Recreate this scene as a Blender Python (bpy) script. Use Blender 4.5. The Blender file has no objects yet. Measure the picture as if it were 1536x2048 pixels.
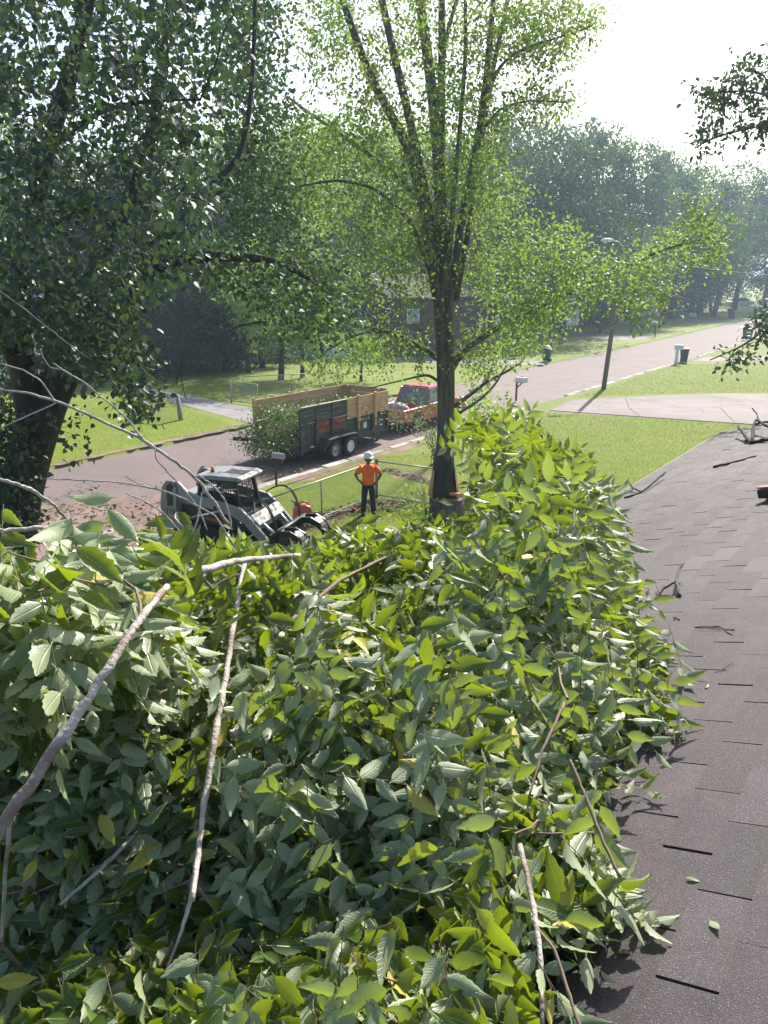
import bpy, math, random
import numpy as np
from mathutils import Matrix, Vector

# ------------------------------------------------------------------ camera, sky, sun, exposure
FPX = 1600.0                       # focal length in photograph pixels (1536 x 2048)
PITCH = math.radians(16.7)
CAM_H = 6.8
HAZE = 0.0008
SUN_EL, SUN_AZ = math.radians(39), math.radians(25)

scene = bpy.context.scene
col = scene.collection
cam_d = bpy.data.cameras.new("camera")
cam = bpy.data.objects.new("camera", cam_d)
col.objects.link(cam)
cam.location = (0, 0, CAM_H)
cam.rotation_euler = (math.pi / 2 - PITCH, 0, 0)
cam_d.sensor_fit = 'VERTICAL'
cam_d.sensor_height = 36
cam_d.lens = FPX / 2048 * 36
cam_d.clip_start = 0.05
cam_d.clip_end = 6000
scene.camera = cam

world = bpy.data.worlds.new("World")
scene.world = world
world.use_nodes = True
wn = world.node_tree
wn.nodes.clear()
sky = wn.nodes.new('ShaderNodeTexSky')
sky.sky_type = 'NISHITA'
sky.sun_disc = False
sky.sun_elevation = SUN_EL
sky.sun_rotation = SUN_AZ
sky.air_density = 1.0
sky.dust_density = 2.2
sky.ozone_density = 1.0
bg = wn.nodes.new('ShaderNodeBackground')
bg.inputs['Strength'].default_value = 0.12
wo = wn.nodes.new('ShaderNodeOutputWorld')
wn.links.new(sky.outputs[0], bg.inputs[0])
wn.links.new(bg.outputs[0], wo.inputs[0])

sun_d = bpy.data.lights.new("sun", 'SUN')
sun_d.energy = 5.0
sun_d.angle = math.radians(0.6)
sun_d.color = (1.0, 0.94, 0.84)
sun = bpy.data.objects.new("sun", sun_d)
col.objects.link(sun)
SUNV = Vector((math.sin(SUN_AZ) * math.cos(SUN_EL), math.cos(SUN_AZ) * math.cos(SUN_EL), math.sin(SUN_EL)))
sun.location = (20, 40, 60)
sun.rotation_euler = (-SUNV).to_track_quat('-Z', 'Y').to_euler()

scene.view_settings.view_transform = 'Standard'
scene.view_settings.look = 'None'
scene.view_settings.exposure = 1.0
scene.view_settings.gamma = 1
scene.view_settings.use_curve_mapping = False
scene.render.engine = 'CYCLES'
scene.cycles.use_denoising = True
scene.cycles.max_bounces = 8
scene.cycles.transmission_bounces = 6
scene.cycles.volume_bounces = 0

rnd = random.Random(7)
rng = np.random.default_rng(7)
PI = math.pi
R = math.radians

# ------------------------------------------------------------------ measuring helpers
_cp, _sp = math.cos(PITCH), math.sin(PITCH)
CAM = np.array([0, 0, CAM_H])
def ray(px, py):
    x, y = (px - 768) / FPX, (1024 - py) / FPX
    return np.array([x, _cp + y * _sp, -_sp + y * _cp])
def G(px, py, z=0.0):              # a spot of the photograph that lies at height z
    d = ray(px, py)
    return CAM + d * ((z - CAM_H) / d[2])
def AT(px, py, Y):                 # ... at distance Y ahead
    d = ray(px, py)
    return CAM + d * (Y / d[1])
def DP(px, py, t):                 # ... at depth t
    return CAM + ray(px, py) * t
AZ = R(35.6)                       # heading of the street, clockwise from +Y
ST = np.array([math.sin(AZ), math.cos(AZ), 0.0])
SL = np.array([-math.cos(AZ), math.sin(AZ), 0.0])
def SP(s, l, z=0.0):               # street frame: s along, l across (to the far side)
    return ST * s + SL * l + np.array([0, 0, z])
def sl_of(P):
    return float(P[0] * ST[0] + P[1] * ST[1]), float(P[0] * SL[0] + P[1] * SL[1])

# ------------------------------------------------------------------ object helpers
def tag(o, label=None, cat=None, group=None, kind=None):
    if label: o['label'] = label
    if cat: o['category'] = cat
    if group: o['group'] = group
    if kind: o['kind'] = kind
    return o
def link(name, data, parent=None):
    o = bpy.data.objects.new(name, data)
    col.objects.link(o)
    if parent is not None: o.parent = parent
    return o
def thing(name, label, cat, loc=(0, 0, 0), rz=0.0, group=None):
    o = link(name, None)
    o.location = loc
    o.rotation_euler = (0, 0, rz)
    o.empty_display_size = 0.2
    return tag(o, label, cat, group)
def copy_tree(o, parent=None):
    c = o.copy()
    col.objects.link(c)
    c.parent = parent
    for ch in list(o.children): copy_tree(ch, c)
    return c
def mesh_arrays(name, V, F, uv=None):
    """V (n,3) floats, F (m,k) ints all of one size"""
    V = np.asarray(V, np.float32); F = np.asarray(F, np.int32)
    me = bpy.data.meshes.new(name)
    m, k = F.shape
    me.vertices.add(len(V)); me.vertices.foreach_set('co', V.ravel())
    me.loops.add(m * k); me.loops.foreach_set('vertex_index', F.ravel())
    me.polygons.add(m)
    me.polygons.foreach_set('loop_start', np.arange(0, m * k, k, dtype=np.int32))
    if uv is not None:
        l = me.uv_layers.new(name='UVMap')
        l.data.foreach_set('uv', np.asarray(uv, np.float32)[F.ravel()].ravel())
    me.update(calc_edges=True)
    me.validate()
    return me
def smooth(me, on=True):
    me.polygons.foreach_set('use_smooth', np.full(len(me.polygons), on))

class MB:
    """collects shapes, links them as one mesh"""
    def __init__(s): s.v = []; s.f = []; s.sm = []
    def add(s, V, F, sm=False):
        o = len(s.v)
        s.v += [tuple(float(c) for c in p) for p in V]
        s.f += [tuple(i + o for i in f) for f in F]
        s.sm += [sm] * len(F)
        return s
    def box(s, x0, x1, y0, y1, z0, z1):
        V = [(x, y, z) for z in (z0, z1) for y in (y0, y1) for x in (x0, x1)]
        return s.add(V, [(0, 2, 3, 1), (4, 5, 7, 6), (0, 1, 5, 4), (2, 6, 7, 3), (0, 4, 6, 2), (1, 3, 7, 5)])
    def obox(s, c, ax, ay, az):     # oriented box by half axes
        c, ax, ay, az = map(np.asarray, (c, ax, ay, az))
        V = [c + i * ax + j * ay + k * az for k in (-1, 1) for j in (-1, 1) for i in (-1, 1)]
        return s.add(V, [(0, 2, 3, 1), (4, 5, 7, 6), (0, 1, 5, 4), (2, 6, 7, 3), (0, 4, 6, 2), (1, 3, 7, 5)])
    def bar(s, p, q, w, h, up=(0, 0, 1)):
        p, q = np.array(p, float), np.array(q, float)
        d = q - p; L = np.linalg.norm(d); d = d / L
        r = np.cross(d, up)
        if np.linalg.norm(r) < 1e-4: r = np.cross(d, (1, 0, 0))
        r /= np.linalg.norm(r); u = np.cross(r, d)
        return s.obox((p + q) / 2, d * L / 2, r * w / 2, u * h / 2)
    def prism(s, pts, axis, a, b):   # 2-D outline pushed along an axis
        n = len(pts)
        def P(t, q):
            return {'x': (t, q[0], q[1]), 'y': (q[0], t, q[1]), 'z': (q[0], q[1], t)}[axis]
        V = [P(a, q) for q in pts] + [P(b, q) for q in pts]
        F = [tuple(range(n))[::-1], tuple(range(n, 2 * n))] + [(i, (i + 1) % n, n + (i + 1) % n, n + i) for i in range(n)]
        if axis == 'y': F = [f[::-1] for f in F]
        return s.add(V, F)
    def tube(s, pts, rad, n=6, cap=True, sm=True):
        pts = [np.array(p, float) for p in pts]
        m = len(pts)
        if np.isscalar(rad): rad = [rad] * m
        V = []; ref = None
        for i, p in enumerate(pts):
            d = pts[min(i + 1, m - 1)] - pts[max(i - 1, 0)]
            d = d / (np.linalg.norm(d) + 1e-9)
            if ref is None:
                ref = np.cross(d, (0.31, 0.2, 0.93))
                if np.linalg.norm(ref) < 1e-3: ref = np.cross(d, (1, 0, 0))
            ref = ref - d * ref.dot(d); ref /= np.linalg.norm(ref) + 1e-9
            b = np.cross(d, ref)
            for k in range(n):
                a = 2 * PI * k / n
                V.append(p + rad[i] * (math.cos(a) * ref + math.sin(a) * b))
        F = [(i * n + k, i * n + (k + 1) % n, (i + 1) * n + (k + 1) % n, (i + 1) * n + k) for i in range(m - 1) for k in range(n)]
        s.add(V, F, sm)
        if cap:
            o = len(s.v) - m * n
            s.f += [tuple(o + k for k in range(n))[::-1], tuple(o + (m - 1) * n + k for k in range(n))]
            s.sm += [False, False]
        return s
    def lathe(s, prof, n=16, c=(0, 0, 0), axis='z', sm=True, cap=True):
        V = []
        for r, h in prof:
            for k in range(n):
                a = 2 * PI * k / n; x, y = r * math.cos(a), r * math.sin(a)
                q = {'z': (x, y, h), 'x': (h, x, y), 'y': (y, h, x)}[axis]
                V.append((q[0] + c[0], q[1] + c[1], q[2] + c[2]))
        m = len(prof)
        F = [(i * n + k, i * n + (k + 1) % n, (i + 1) * n + (k + 1) % n, (i + 1) * n + k) for i in range(m - 1) for k in range(n)]
        s.add(V, F, sm)
        o = len(s.v) - m * n
        if cap and prof[0][0] > 1e-4: s.f.append(tuple(o + k for k in range(n))[::-1]); s.sm.append(False)
        if cap and prof[-1][0] > 1e-4: s.f.append(tuple(o + (m - 1) * n + k for k in range(n))); s.sm.append(False)
        return s
    def loft(s, rings, cap=True, sm=True):
        n = len(rings[0]); m = len(rings)
        V = [p for r in rings for p in r]
        F = [(i * n + k, i * n + (k + 1) % n, (i + 1) * n + (k + 1) % n, (i + 1) * n + k) for i in range(m - 1) for k in range(n)]
        if cap: F += [tuple(range(n))[::-1], tuple((m - 1) * n + k for k in range(n))]
        return s.add(V, F, sm)
    def mesh(s, name='m'):
        me = bpy.data.meshes.new(name)
        me.from_pydata(s.v, [], s.f)
        me.polygons.foreach_set('use_smooth', s.sm)
        me.update()
        return me
    def build(s, name, mat, parent=None, bevel=0, seg=2):
        me = s.mesh(name)
        me.materials.append(mat)
        o = link(name, me, parent)
        if bevel:
            b = o.modifiers.new('bevel', 'BEVEL'); b.width = bevel; b.segments = seg
            b.limit_method = 'ANGLE'; b.angle_limit = R(35); b.harden_normals = False
        return o
def text_mesh(name, body, size, mat, parent, M, extrude=0.002, align='CENTER', xs=1.0):
    c = bpy.data.curves.new(name, 'FONT')
    c.body = body; c.size = size; c.extrude = extrude; c.align_x = align; c.align_y = 'CENTER'; c.offset = size * 0.012
    t = bpy.data.objects.new(name + '_c', c)
    col.objects.link(t)
    me = bpy.data.meshes.new_from_object(t)
    bpy.data.objects.remove(t)
    me.materials.clear(); me.materials.append(mat)
    o = link(name, me, parent)
    o.matrix_basis = M @ Matrix.Diagonal((xs, 1, 1, 1))
    return o
def frame(o, x, y, z):              # matrix from origin and axes
    x, y, z = Vector(x).normalized(), Vector(y).normalized(), Vector(z).normalized()
    m = Matrix((x, y, z)).transposed().to_4x4()
    m.translation = Vector(o)
    return m

# ------------------------------------------------------------------ materials
def srgb(r, g, b):
    return tuple(((c / 255) / 12.92 if c / 255 < .04045 else ((c / 255 + .055) / 1.055) ** 2.4) for c in (r, g, b))
def _n(nt, t, **k):
    n = nt.nodes.new(t)
    for a, b in k.items(): setattr(n, a, b)
    return n
def MAT(name, c1, c2=None, rough=.6, scale=6., detail=6., metal=0., spec=.5, bump=0., bscale=None, speck=None, stretch=None, c3=None, s3=.4, emit=None, rnd_amt=0., coat=0., world=False, cracks=None):
    """base colour drifting between c1 and c2 on noise, optional larger stains c3, specks, bump"""
    m = bpy.data.materials.new(name); m.use_nodes = True
    nt = m.node_tree; L = nt.links
    p = nt.nodes['Principled BSDF']
    p.inputs['Roughness'].default_value = rough
    p.inputs['Metallic'].default_value = metal
    p.inputs['Specular IOR Level'].default_value = spec
    if coat: p.inputs['Coat Weight'].default_value = coat; p.inputs['Coat Roughness'].default_value = .12
    if c2 is None: c2 = tuple(c * .78 for c in c1)
    tc = _n(nt, 'ShaderNodeTexCoord'); co = tc.outputs['Object']
    if world: co = _n(nt, 'ShaderNodeNewGeometry').outputs['Position']
    co0 = co
    if stretch:
        mp = _n(nt, 'ShaderNodeMapping'); mp.inputs['Scale'].default_value = stretch
        L.new(co, mp.inputs[0]); co = mp.outputs[0]
    nz = _n(nt, 'ShaderNodeTexNoise'); nz.inputs['Scale'].default_value = scale; nz.inputs['Detail'].default_value = detail
    nz.inputs['Roughness'].default_value = .62
    L.new(co, nz.inputs['Vector'])
    rp = _n(nt, 'ShaderNodeValToRGB')
    rp.color_ramp.elements[0].position = .32; rp.color_ramp.elements[1].position = .68
    rp.color_ramp.elements[0].color = (*c2, 1); rp.color_ramp.elements[1].color = (*c1, 1)
    L.new(nz.outputs['Fac'], rp.inputs[0])
    out = rp.outputs[0]
    if c3 is not None:
        n3 = _n(nt, 'ShaderNodeTexNoise'); n3.inputs['Scale'].default_value = s3; n3.inputs['Detail'].default_value = 5
        L.new(co, n3.inputs['Vector'])
        r3 = _n(nt, 'ShaderNodeValToRGB'); r3.color_ramp.elements[0].position = .45; r3.color_ramp.elements[1].position = .66
        L.new(n3.outputs['Fac'], r3.inputs[0])
        mx = _n(nt, 'ShaderNodeMix', data_type='RGBA'); L.new(r3.outputs[0], mx.inputs['Factor'])
        L.new(out, mx.inputs['A']); mx.inputs['B'].default_value = (*c3, 1); out = mx.outputs['Result']
    if speck:
        sc, amt, sc_col = speck
        ns = _n(nt, 'ShaderNodeTexNoise'); ns.inputs['Scale'].default_value = sc; ns.inputs['Detail'].default_value = 2
        L.new(co0, ns.inputs['Vector'])
        rs = _n(nt, 'ShaderNodeValToRGB'); rs.color_ramp.elements[0].position = .56; rs.color_ramp.elements[1].position = .72
        rs.color_ramp.elements[1].color = (amt, amt, amt, 1)
        L.new(ns.outputs['Fac'], rs.inputs[0])
        mx = _n(nt, 'ShaderNodeMix', data_type='RGBA'); L.new(rs.outputs[0], mx.inputs['Factor'])
        L.new(out, mx.inputs['A']); mx.inputs['B'].default_value = (*sc_col, 1); out = mx.outputs['Result']
    if cracks:
        vs, w_, cc = cracks
        wv = _n(nt, 'ShaderNodeTexNoise'); wv.inputs['Scale'].default_value = vs * 3; wv.inputs['Detail'].default_value = 4; L.new(co0, wv.inputs['Vector'])
        vm = _n(nt, 'ShaderNodeVectorMath', operation='SCALE'); L.new(wv.outputs['Color'], vm.inputs[0]); vm.inputs['Scale'].default_value = .5 / vs
        va = _n(nt, 'ShaderNodeVectorMath', operation='ADD'); L.new(co0, va.inputs[0]); L.new(vm.outputs[0], va.inputs[1])
        vo = _n(nt, 'ShaderNodeTexVoronoi', feature='DISTANCE_TO_EDGE'); vo.inputs['Scale'].default_value = vs; L.new(va.outputs[0], vo.inputs['Vector'])
        vr = _n(nt, 'ShaderNodeMapRange'); L.new(vo.outputs['Distance'], vr.inputs['Value']); vr.inputs['From Min'].default_value = w_; vr.inputs['From Max'].default_value = w_ * .3
        vr.inputs['To Max'].default_value = .75
        mx = _n(nt, 'ShaderNodeMix', data_type='RGBA'); L.new(vr.outputs[0], mx.inputs['Factor']); L.new(out, mx.inputs['A']); mx.inputs['B'].default_value = (*cc, 1); out = mx.outputs['Result']
    if rnd_amt:
        oi = _n(nt, 'ShaderNodeObjectInfo'); ge = _n(nt, 'ShaderNodeNewGeometry')
        ad = _n(nt, 'ShaderNodeMath', operation='ADD'); L.new(oi.outputs['Random'], ad.inputs[0]); L.new(ge.outputs['Random Per Island'], ad.inputs[1])
        fr = _n(nt, 'ShaderNodeMath', operation='FRACT'); L.new(ad.outputs[0], fr.inputs[0])
        mr = _n(nt, 'ShaderNodeMapRange'); mr.inputs['To Min'].default_value = 1 - rnd_amt; mr.inputs['To Max'].default_value = 1 + rnd_amt
        L.new(fr.outputs[0], mr.inputs['Value'])
        mu = _n(nt, 'ShaderNodeVectorMath', operation='SCALE'); L.new(out, mu.inputs[0]); L.new(mr.outputs[0], mu.inputs['Scale']); out = mu.outputs[0]
    L.new(out, p.inputs['Base Color'])
    if bump:
        nb = _n(nt, 'ShaderNodeTexNoise'); nb.inputs['Scale'].default_value = bscale or scale * 4; nb.inputs['Detail'].default_value = 4
        L.new(co, nb.inputs['Vector'])
        b = _n(nt, 'ShaderNodeBump'); b.inputs['Strength'].default_value = bump; b.inputs['Distance'].default_value = .02
        L.new(nb.outputs['Fac'], b.inputs['Height']); L.new(b.outputs[0], p.inputs['Normal'])
    if emit:
        p.inputs['Emission Color'].default_value = (*emit[0], 1); p.inputs['Emission Strength'].default_value = emit[1]
    return m
def GLASS(name, c, rough=.05):
    m = bpy.data.materials.new(name); m.use_nodes = True
    p = m.node_tree.nodes['Principled BSDF']
    p.inputs['Base Color'].default_value = (*c, 1); p.inputs['Roughness'].default_value = rough
    p.inputs['Specular IOR Level'].default_value = .8
    return m
def LEAF(name, top_a, top_b, under_a, under_b, trans, tfac=.4, rough=.42, veins=False, spec=.45):
    """two-sided leaf: upper and lower face have their own colour, light comes through"""
    m = bpy.data.materials.new(name); m.use_nodes = True
    nt = m.node_tree; L = nt.links
    p = nt.nodes['Principled BSDF']; out = nt.nodes['Material Output']
    oi = _n(nt, 'ShaderNodeObjectInfo'); ge = _n(nt, 'ShaderNodeNewGeometry')
    ad = _n(nt, 'ShaderNodeMath', operation='ADD'); L.new(oi.outputs['Random'], ad.inputs[0]); L.new(ge.outputs['Random Per Island'], ad.inputs[1])
    fr = _n(nt, 'ShaderNodeMath', operation='FRACT'); L.new(ad.outputs[0], fr.inputs[0])
    def mix(f, a, b):
        x = _n(nt, 'ShaderNodeMix', data_type='RGBA')
        L.new(f, x.inputs['Factor'])
        for s, v in (('A', a), ('B', b)):
            if isinstance(v, tuple): x.inputs[s].default_value = (*v, 1)
            else: L.new(v, x.inputs[s])
        return x.outputs['Result']
    top = mix(fr.outputs[0], top_a, top_b)
    und = mix(fr.outputs[0], under_a, under_b)
    c = mix(ge.outputs['Backfacing'], top, und)
    if veins:
        f7 = _n(nt, 'ShaderNodeMath', operation='MULTIPLY'); L.new(fr.outputs[0], f7.inputs[0]); f7.inputs[1].default_value = 37.7
        f8 = _n(nt, 'ShaderNodeMath', operation='FRACT'); L.new(f7.outputs[0], f8.inputs[0])
        gt = _n(nt, 'ShaderNodeMath', operation='GREATER_THAN'); L.new(f8.outputs[0], gt.inputs[0]); gt.inputs[1].default_value = .972
        c = mix(gt.outputs[0], c, (.5, .43, .08))
    tcol = mix(fr.outputs[0], tuple(v * .82 for v in trans), tuple(min(1, v * 1.12) for v in trans))
    if veins:
        uv = _n(nt, 'ShaderNodeUVMap'); sx = _n(nt, 'ShaderNodeSeparateXYZ'); L.new(uv.outputs[0], sx.inputs[0])
        ab = _n(nt, 'ShaderNodeMath', operation='ABSOLUTE'); L.new(sx.outputs[0], ab.inputs[0])
        k = _n(nt, 'ShaderNodeMath', operation='MULTIPLY'); L.new(ab.outputs[0], k.inputs[0]); k.inputs[1].default_value = .22
        d = _n(nt, 'ShaderNodeMath', operation='SUBTRACT'); L.new(sx.outputs[1], d.inputs[0]); L.new(k.outputs[0], d.inputs[1])
        f2 = _n(nt, 'ShaderNodeMath', operation='MULTIPLY'); L.new(d.outputs[0], f2.inputs[0]); f2.inputs[1].default_value = 72.
        sn = _n(nt, 'ShaderNodeMath', operation='SINE'); L.new(f2.outputs[0], sn.inputs[0])
        vr = _n(nt, 'ShaderNodeMapRange'); L.new(sn.outputs[0], vr.inputs['Value']); vr.inputs['From Min'].default_value = .72; vr.inputs['From Max'].default_value = 1.
        mr = _n(nt, 'ShaderNodeMapRange'); L.new(ab.outputs[0], mr.inputs['Value']); mr.inputs['From Min'].default_value = .1; mr.inputs['From Max'].default_value = .03
        mxv = _n(nt, 'ShaderNodeMath', operation='MAXIMUM'); L.new(mr.outputs[0], mxv.inputs[0])
        h = _n(nt, 'ShaderNodeMath', operation='MULTIPLY'); L.new(vr.outputs[0], h.inputs[0]); h.inputs[1].default_value = .45; L.new(h.outputs[0], mxv.inputs[1])
        lv = _n(nt, 'ShaderNodeMath', operation='MULTIPLY'); L.new(mxv.outputs[0], lv.inputs[0]); lv.inputs[1].default_value = .38
        c = mix(lv.outputs[0], c, (.36, .42, .24))
        b = _n(nt, 'ShaderNodeBump'); b.inputs['Strength'].default_value = .5; b.inputs['Distance'].default_value = .002
        L.new(mxv.outputs[0], b.inputs['Height']); L.new(b.outputs[0], p.inputs['Normal'])
        # blotches
        tc = _n(nt, 'ShaderNodeTexCoord')
        nz = _n(nt, 'ShaderNodeTexNoise'); nz.inputs['Scale'].default_value = 38.; L.new(tc.outputs['Object'], nz.inputs['Vector'])
        nr = _n(nt, 'ShaderNodeMapRange'); L.new(nz.outputs['Fac'], nr.inputs['Value']); nr.inputs['To Min'].default_value = .78; nr.inputs['To Max'].default_value = 1.2
        sc = _n(nt, 'ShaderNodeVectorMath', operation='SCALE'); L.new(c, sc.inputs[0]); L.new(nr.outputs[0], sc.inputs['Scale']); c = sc.outputs[0]
    L.new(c, p.inputs['Base Color'])
    p.inputs['Roughness'].default_value = rough
    p.inputs['Specular IOR Level'].default_value = spec
    t = _n(nt, 'ShaderNodeBsdfTranslucent'); L.new(tcol, t.inputs['Color'])
    ms = _n(nt, 'ShaderNodeMixShader'); ms.inputs[0].default_value = tfac
    L.new(p.outputs[0], ms.inputs[1]); L.new(t.outputs[0], ms.inputs[2])
    L.new(ms.outputs[0], out.inputs['Surface'])
    return m

m_bark = MAT('bark_grey', (.14, .125, .118), (.042, .037, .036), .9, 9, stretch=(1, 1, .18), bump=1., bscale=14)
m_bark_dark = MAT('bark_dark', (.06, .052, .045), (.018, .016, .015), .92, 8, stretch=(1, 1, .25), bump=1., bscale=12)
m_bark_pale = MAT('bark_pale', (.55, .5, .45), (.3, .25, .21), .75, 30, bump=.4, bscale=90, c3=(.2, .15, .115), s3=9)
m_twig = MAT('twig_brown', (.24, .165, .11), (.13, .09, .065), .8, 30)
m_twig_dark = MAT('twig_charcoal', (.035, .03, .03), (.015, .013, .013), .9, 40, bump=.6)
m_white = MAT('white_paint', (.74, .75, .75), (.62, .63, .63), .45, 3)
m_black = MAT('black_steel', (.018, .019, .021), (.01, .01, .012), .45, 6)
m_rubber = MAT('rubber', (.022, .022, .023), (.012, .012, .013), .85, 12, bump=.3)
m_galv = MAT('galvanised_steel', (.42, .44, .45), (.3, .31, .32), .45, 14, metal=.6)
m_chrome = MAT('chrome', (.75, .76, .78), (.6, .6, .62), .22, 8, metal=.9)
m_glass_dark = GLASS('dark_glass', (.02, .026, .03))

# ------------------------------------------------------------------ ground, street, driveways
m_grass = MAT('lawn_grass', (.155, .212, .014), (.1, .152, .009), .85, 1.6, detail=9, c3=(.165, .185, .03), s3=.22, bump=.8, bscale=28, speck=(60., .5, (.17, .22, .03)), spec=.25)
m_road = MAT('worn_pinkish_asphalt', (.155, .113, .106), (.12, .087, .082), .85, .5, detail=8, c3=(.125, .095, .09), s3=.13, speck=(55., .5, (.25, .2, .185)), bump=.35, bscale=60, cracks=(.16, .012, (.09, .07, .065)))
m_conc = MAT('concrete', (.2, .163, .153), (.145, .117, .11), .85, .8, detail=9, c3=(.125, .1, .095), s3=.28, speck=(80., .4, (.3, .26, .245)), world=True, cracks=(.22, .008, (.06, .05, .045)))
m_conc_grey = MAT('grey_concrete', (.24, .225, .225), (.18, .17, .17), .85, .8, detail=9, c3=(.15, .14, .14), s3=.3, world=True)
m_kerb = MAT('kerb_concrete', (.46, .42, .39), (.27, .24, .22), .9, 3., detail=9, c3=(.15, .13, .11), s3=1.1, bump=.6, bscale=30, rnd_amt=.22, world=True)
m_soil = MAT('bare_soil', (.17, .115, .085), (.085, .058, .042), .95, 5., detail=9, c3=(.25, .15, .11), s3=.8, bump=1., bscale=18)

K0, K1 = 18.25, 26.4              # street edges across
prof = [(-3000, 0), (K0 - .12, 0), (K0 - .1, -.12), (K1, -.12), (K1 + .06, -.02), (K1 + .5, 0), (3000, 0)]
def bend(s_, l): return l + (max(0, min(s_, 420) - 82) * .024 if 10 < l < 40 else 0)     # the street bends a little, far off
sst = (-3000, -200, 0, 82, 120, 200, 420, 3000)
V = [SP(s_, bend(s_, l), z) for s_ in sst for l, z in prof]
n = len(prof)
F = [(i * n + k, i * n + k + 1, (i + 1) * n + k + 1, (i + 1) * n + k) for i in range(len(sst) - 1) for k in range(n - 1)]
F = [f[::-1] for f in F]
me = mesh_arrays('ground', np.array(V), np.array(F)); me.materials.append(m_grass)
ground = tag(link('ground', me), kind='structure')
def sheet(name, pts, mat, parent=None, kind='structure'):
    pts = [tuple(p) for p in pts]
    me = bpy.data.meshes.new(name); me.from_pydata(pts, [], [tuple(range(len(pts)))]); me.update()
    if me.polygons[0].normal.z < 0: me.flip_normals()
    me.materials.append(mat)
    o = link(name, me, parent)
    if parent is None: tag(o, kind=kind)
    return o
# street with a slightly ragged far edge
ss = np.concatenate([np.linspace(-60, 8, 12), np.linspace(9, 90, 120), np.linspace(95, 420, 60)])
rr = np.random.default_rng(3)
V = []; F = []
for i, s_ in enumerate(ss):
    V += [SP(s_, bend(s_, K0 - .08), -.113), SP(s_, bend(s_, (K0 + K1) / 2), -.09), SP(s_, bend(s_, K1 - .02 + rr.normal(0, .07)), -.112)]
    if i: F += [(3 * i - 3, 3 * i - 2, 3 * i + 1, 3 * i), (3 * i - 2, 3 * i - 1, 3 * i + 2, 3 * i + 1)]
me = mesh_arrays('road', np.array(V), np.array(F)[:, ::-1]); me.materials.append(m_road)
road = tag(link('road', me), kind='structure')

def zed(P, z): P = np.array(P, float); P[2] = z; return P
# neighbour's driveway: four cast slabs on our side of the street
drv = sheet('driveway', [G(*q, .004) for q in ((1098, 823), (1142, 800), (1320, 791), (1448, 787), (1700, 790), (1700, 862), (1440, 846))], m_conc)
def slab(parent, pts, z):
    mb = MB(); q = [np.array(zed(p, 0)) for p in pts]; c = sum(q) / len(q)
    q = [p + (c - p) / np.linalg.norm(c - p) * .02 for p in q]
    k = len(q)
    mb.add([zed(p, z) for p in q] + [zed(p, z + .03) for p in q], [tuple(range(k, 2 * k))] + [(i, (i + 1) % k, k + (i + 1) % k, k + i) for i in range(k)])
    o = mb.build('slab', m_conc, parent)
    return o
slab(drv, [G(1100, 822), G(1143, 801), G(1250, 795.5), G(1258, 818), G(1282, 834.5)], .006)
slab(drv, [G(1282, 834.5), G(1258, 818), G(1440, 816.5), G(1470, 847.5)], .006)
slab(drv, [G(1258, 818), G(1250, 795.5), G(1448, 787.5), G(1440, 816.5)], .006)
slab(drv, [G(1440, 816.5), G(1448, 787.5), G(1690, 791), G(1690, 861), G(1470, 847.5)], .006)
m_apron = MAT('patched_asphalt', (.20, .165, .155), (.13, .108, .1), .9, 2.2, detail=9, c3=(.10, .085, .08), s3=.9, speck=(40., .5, (.3, .27, .25)), bump=.6, bscale=40)
a0, a1, a2, a3 = G(1098, 824), G(1142, 800.5), G(1085, 806), G(1045, 826)
sheet('driveway_apron', [zed(a0, .009), zed(a1, .009), zed(G(1118, 795), -.07), zed(G(1050, 812), -.09), zed(G(1040, 830), -.085)], m_apron)
# second driveway beyond the lamp
sheet('driveway_beyond', [G(*q, .008) for q in ((1383, 723), (1408, 714.5), (1700, 709), (1700, 722), (1536, 721))], m_conc)
sheet('driveway_beyond_apron', [zed(G(1383, 723.4), .012), zed(G(1408, 714), .012), zed(G(1394, 711), -.07), zed(G(1355, 724), -.07)], m_apron)
# across the street
sheet('driveway_across', [G(*q, .008) for q in ((1090, 729.5), (1078, 722), (960, 717), (700, 706), (700, 716), (950, 730))], m_conc_grey)
sheet('driveway_far', [G(*q, .008) for q in ((1306, 678.5), (1290, 672), (1100, 660), (1020, 656), (1020, 664), (1110, 670), (1240, 681))], m_conc)
sheet('driveway_farther', [G(*q, .008) for q in ((1450, 647), (1440, 641), (1316, 634), (1250, 632), (1250, 637), (1316, 639.5), (1400, 648))], m_conc)
dg = [G(*q, .008) for q in ((538, 852), (470, 838), (330, 800), (240, 776), (250, 764), (340, 783), (500, 815), (560, 836))]
sheet('driveway_gate', dg, m_conc_grey)
# bare soil by the fence and wheel-churned dirt near the loader
def blob(pts, amp, seed, z, step=.35):
    r = np.random.default_rng(seed); out = []
    pts = [np.array(p, float) for p in pts]
    for a, b in zip(pts, pts[1:] + pts[:1]):
        k = max(2, int(np.linalg.norm(b - a) / step))
        for i in range(k): out.append(zed(a + (b - a) * i / k + np.r_[r.normal(0, amp, 2), 0], z))
    return out
sheet('soil_strip', blob([G(790, 938), G(850, 944), G(872, 962), G(868, 972), G(800, 955), G(745, 936)], .09, 1, .005), m_soil)
sheet('soil_strip_below', blob([G(560, 1052), G(620, 1040), G(735, 1000), G(860, 1004), G(860, 1014), G(760, 1012), G(640, 1060), G(560, 1075)], .12, 2, .006), m_soil)
sheet('soil_verge', blob([SP(19.2, K0 - .3), SP(27, K0 - .3), SP(27.5, K0 - .75), SP(23, K0 - .7), SP(19.4, K0 - .8)], .1, 3, .005), m_soil)
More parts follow.
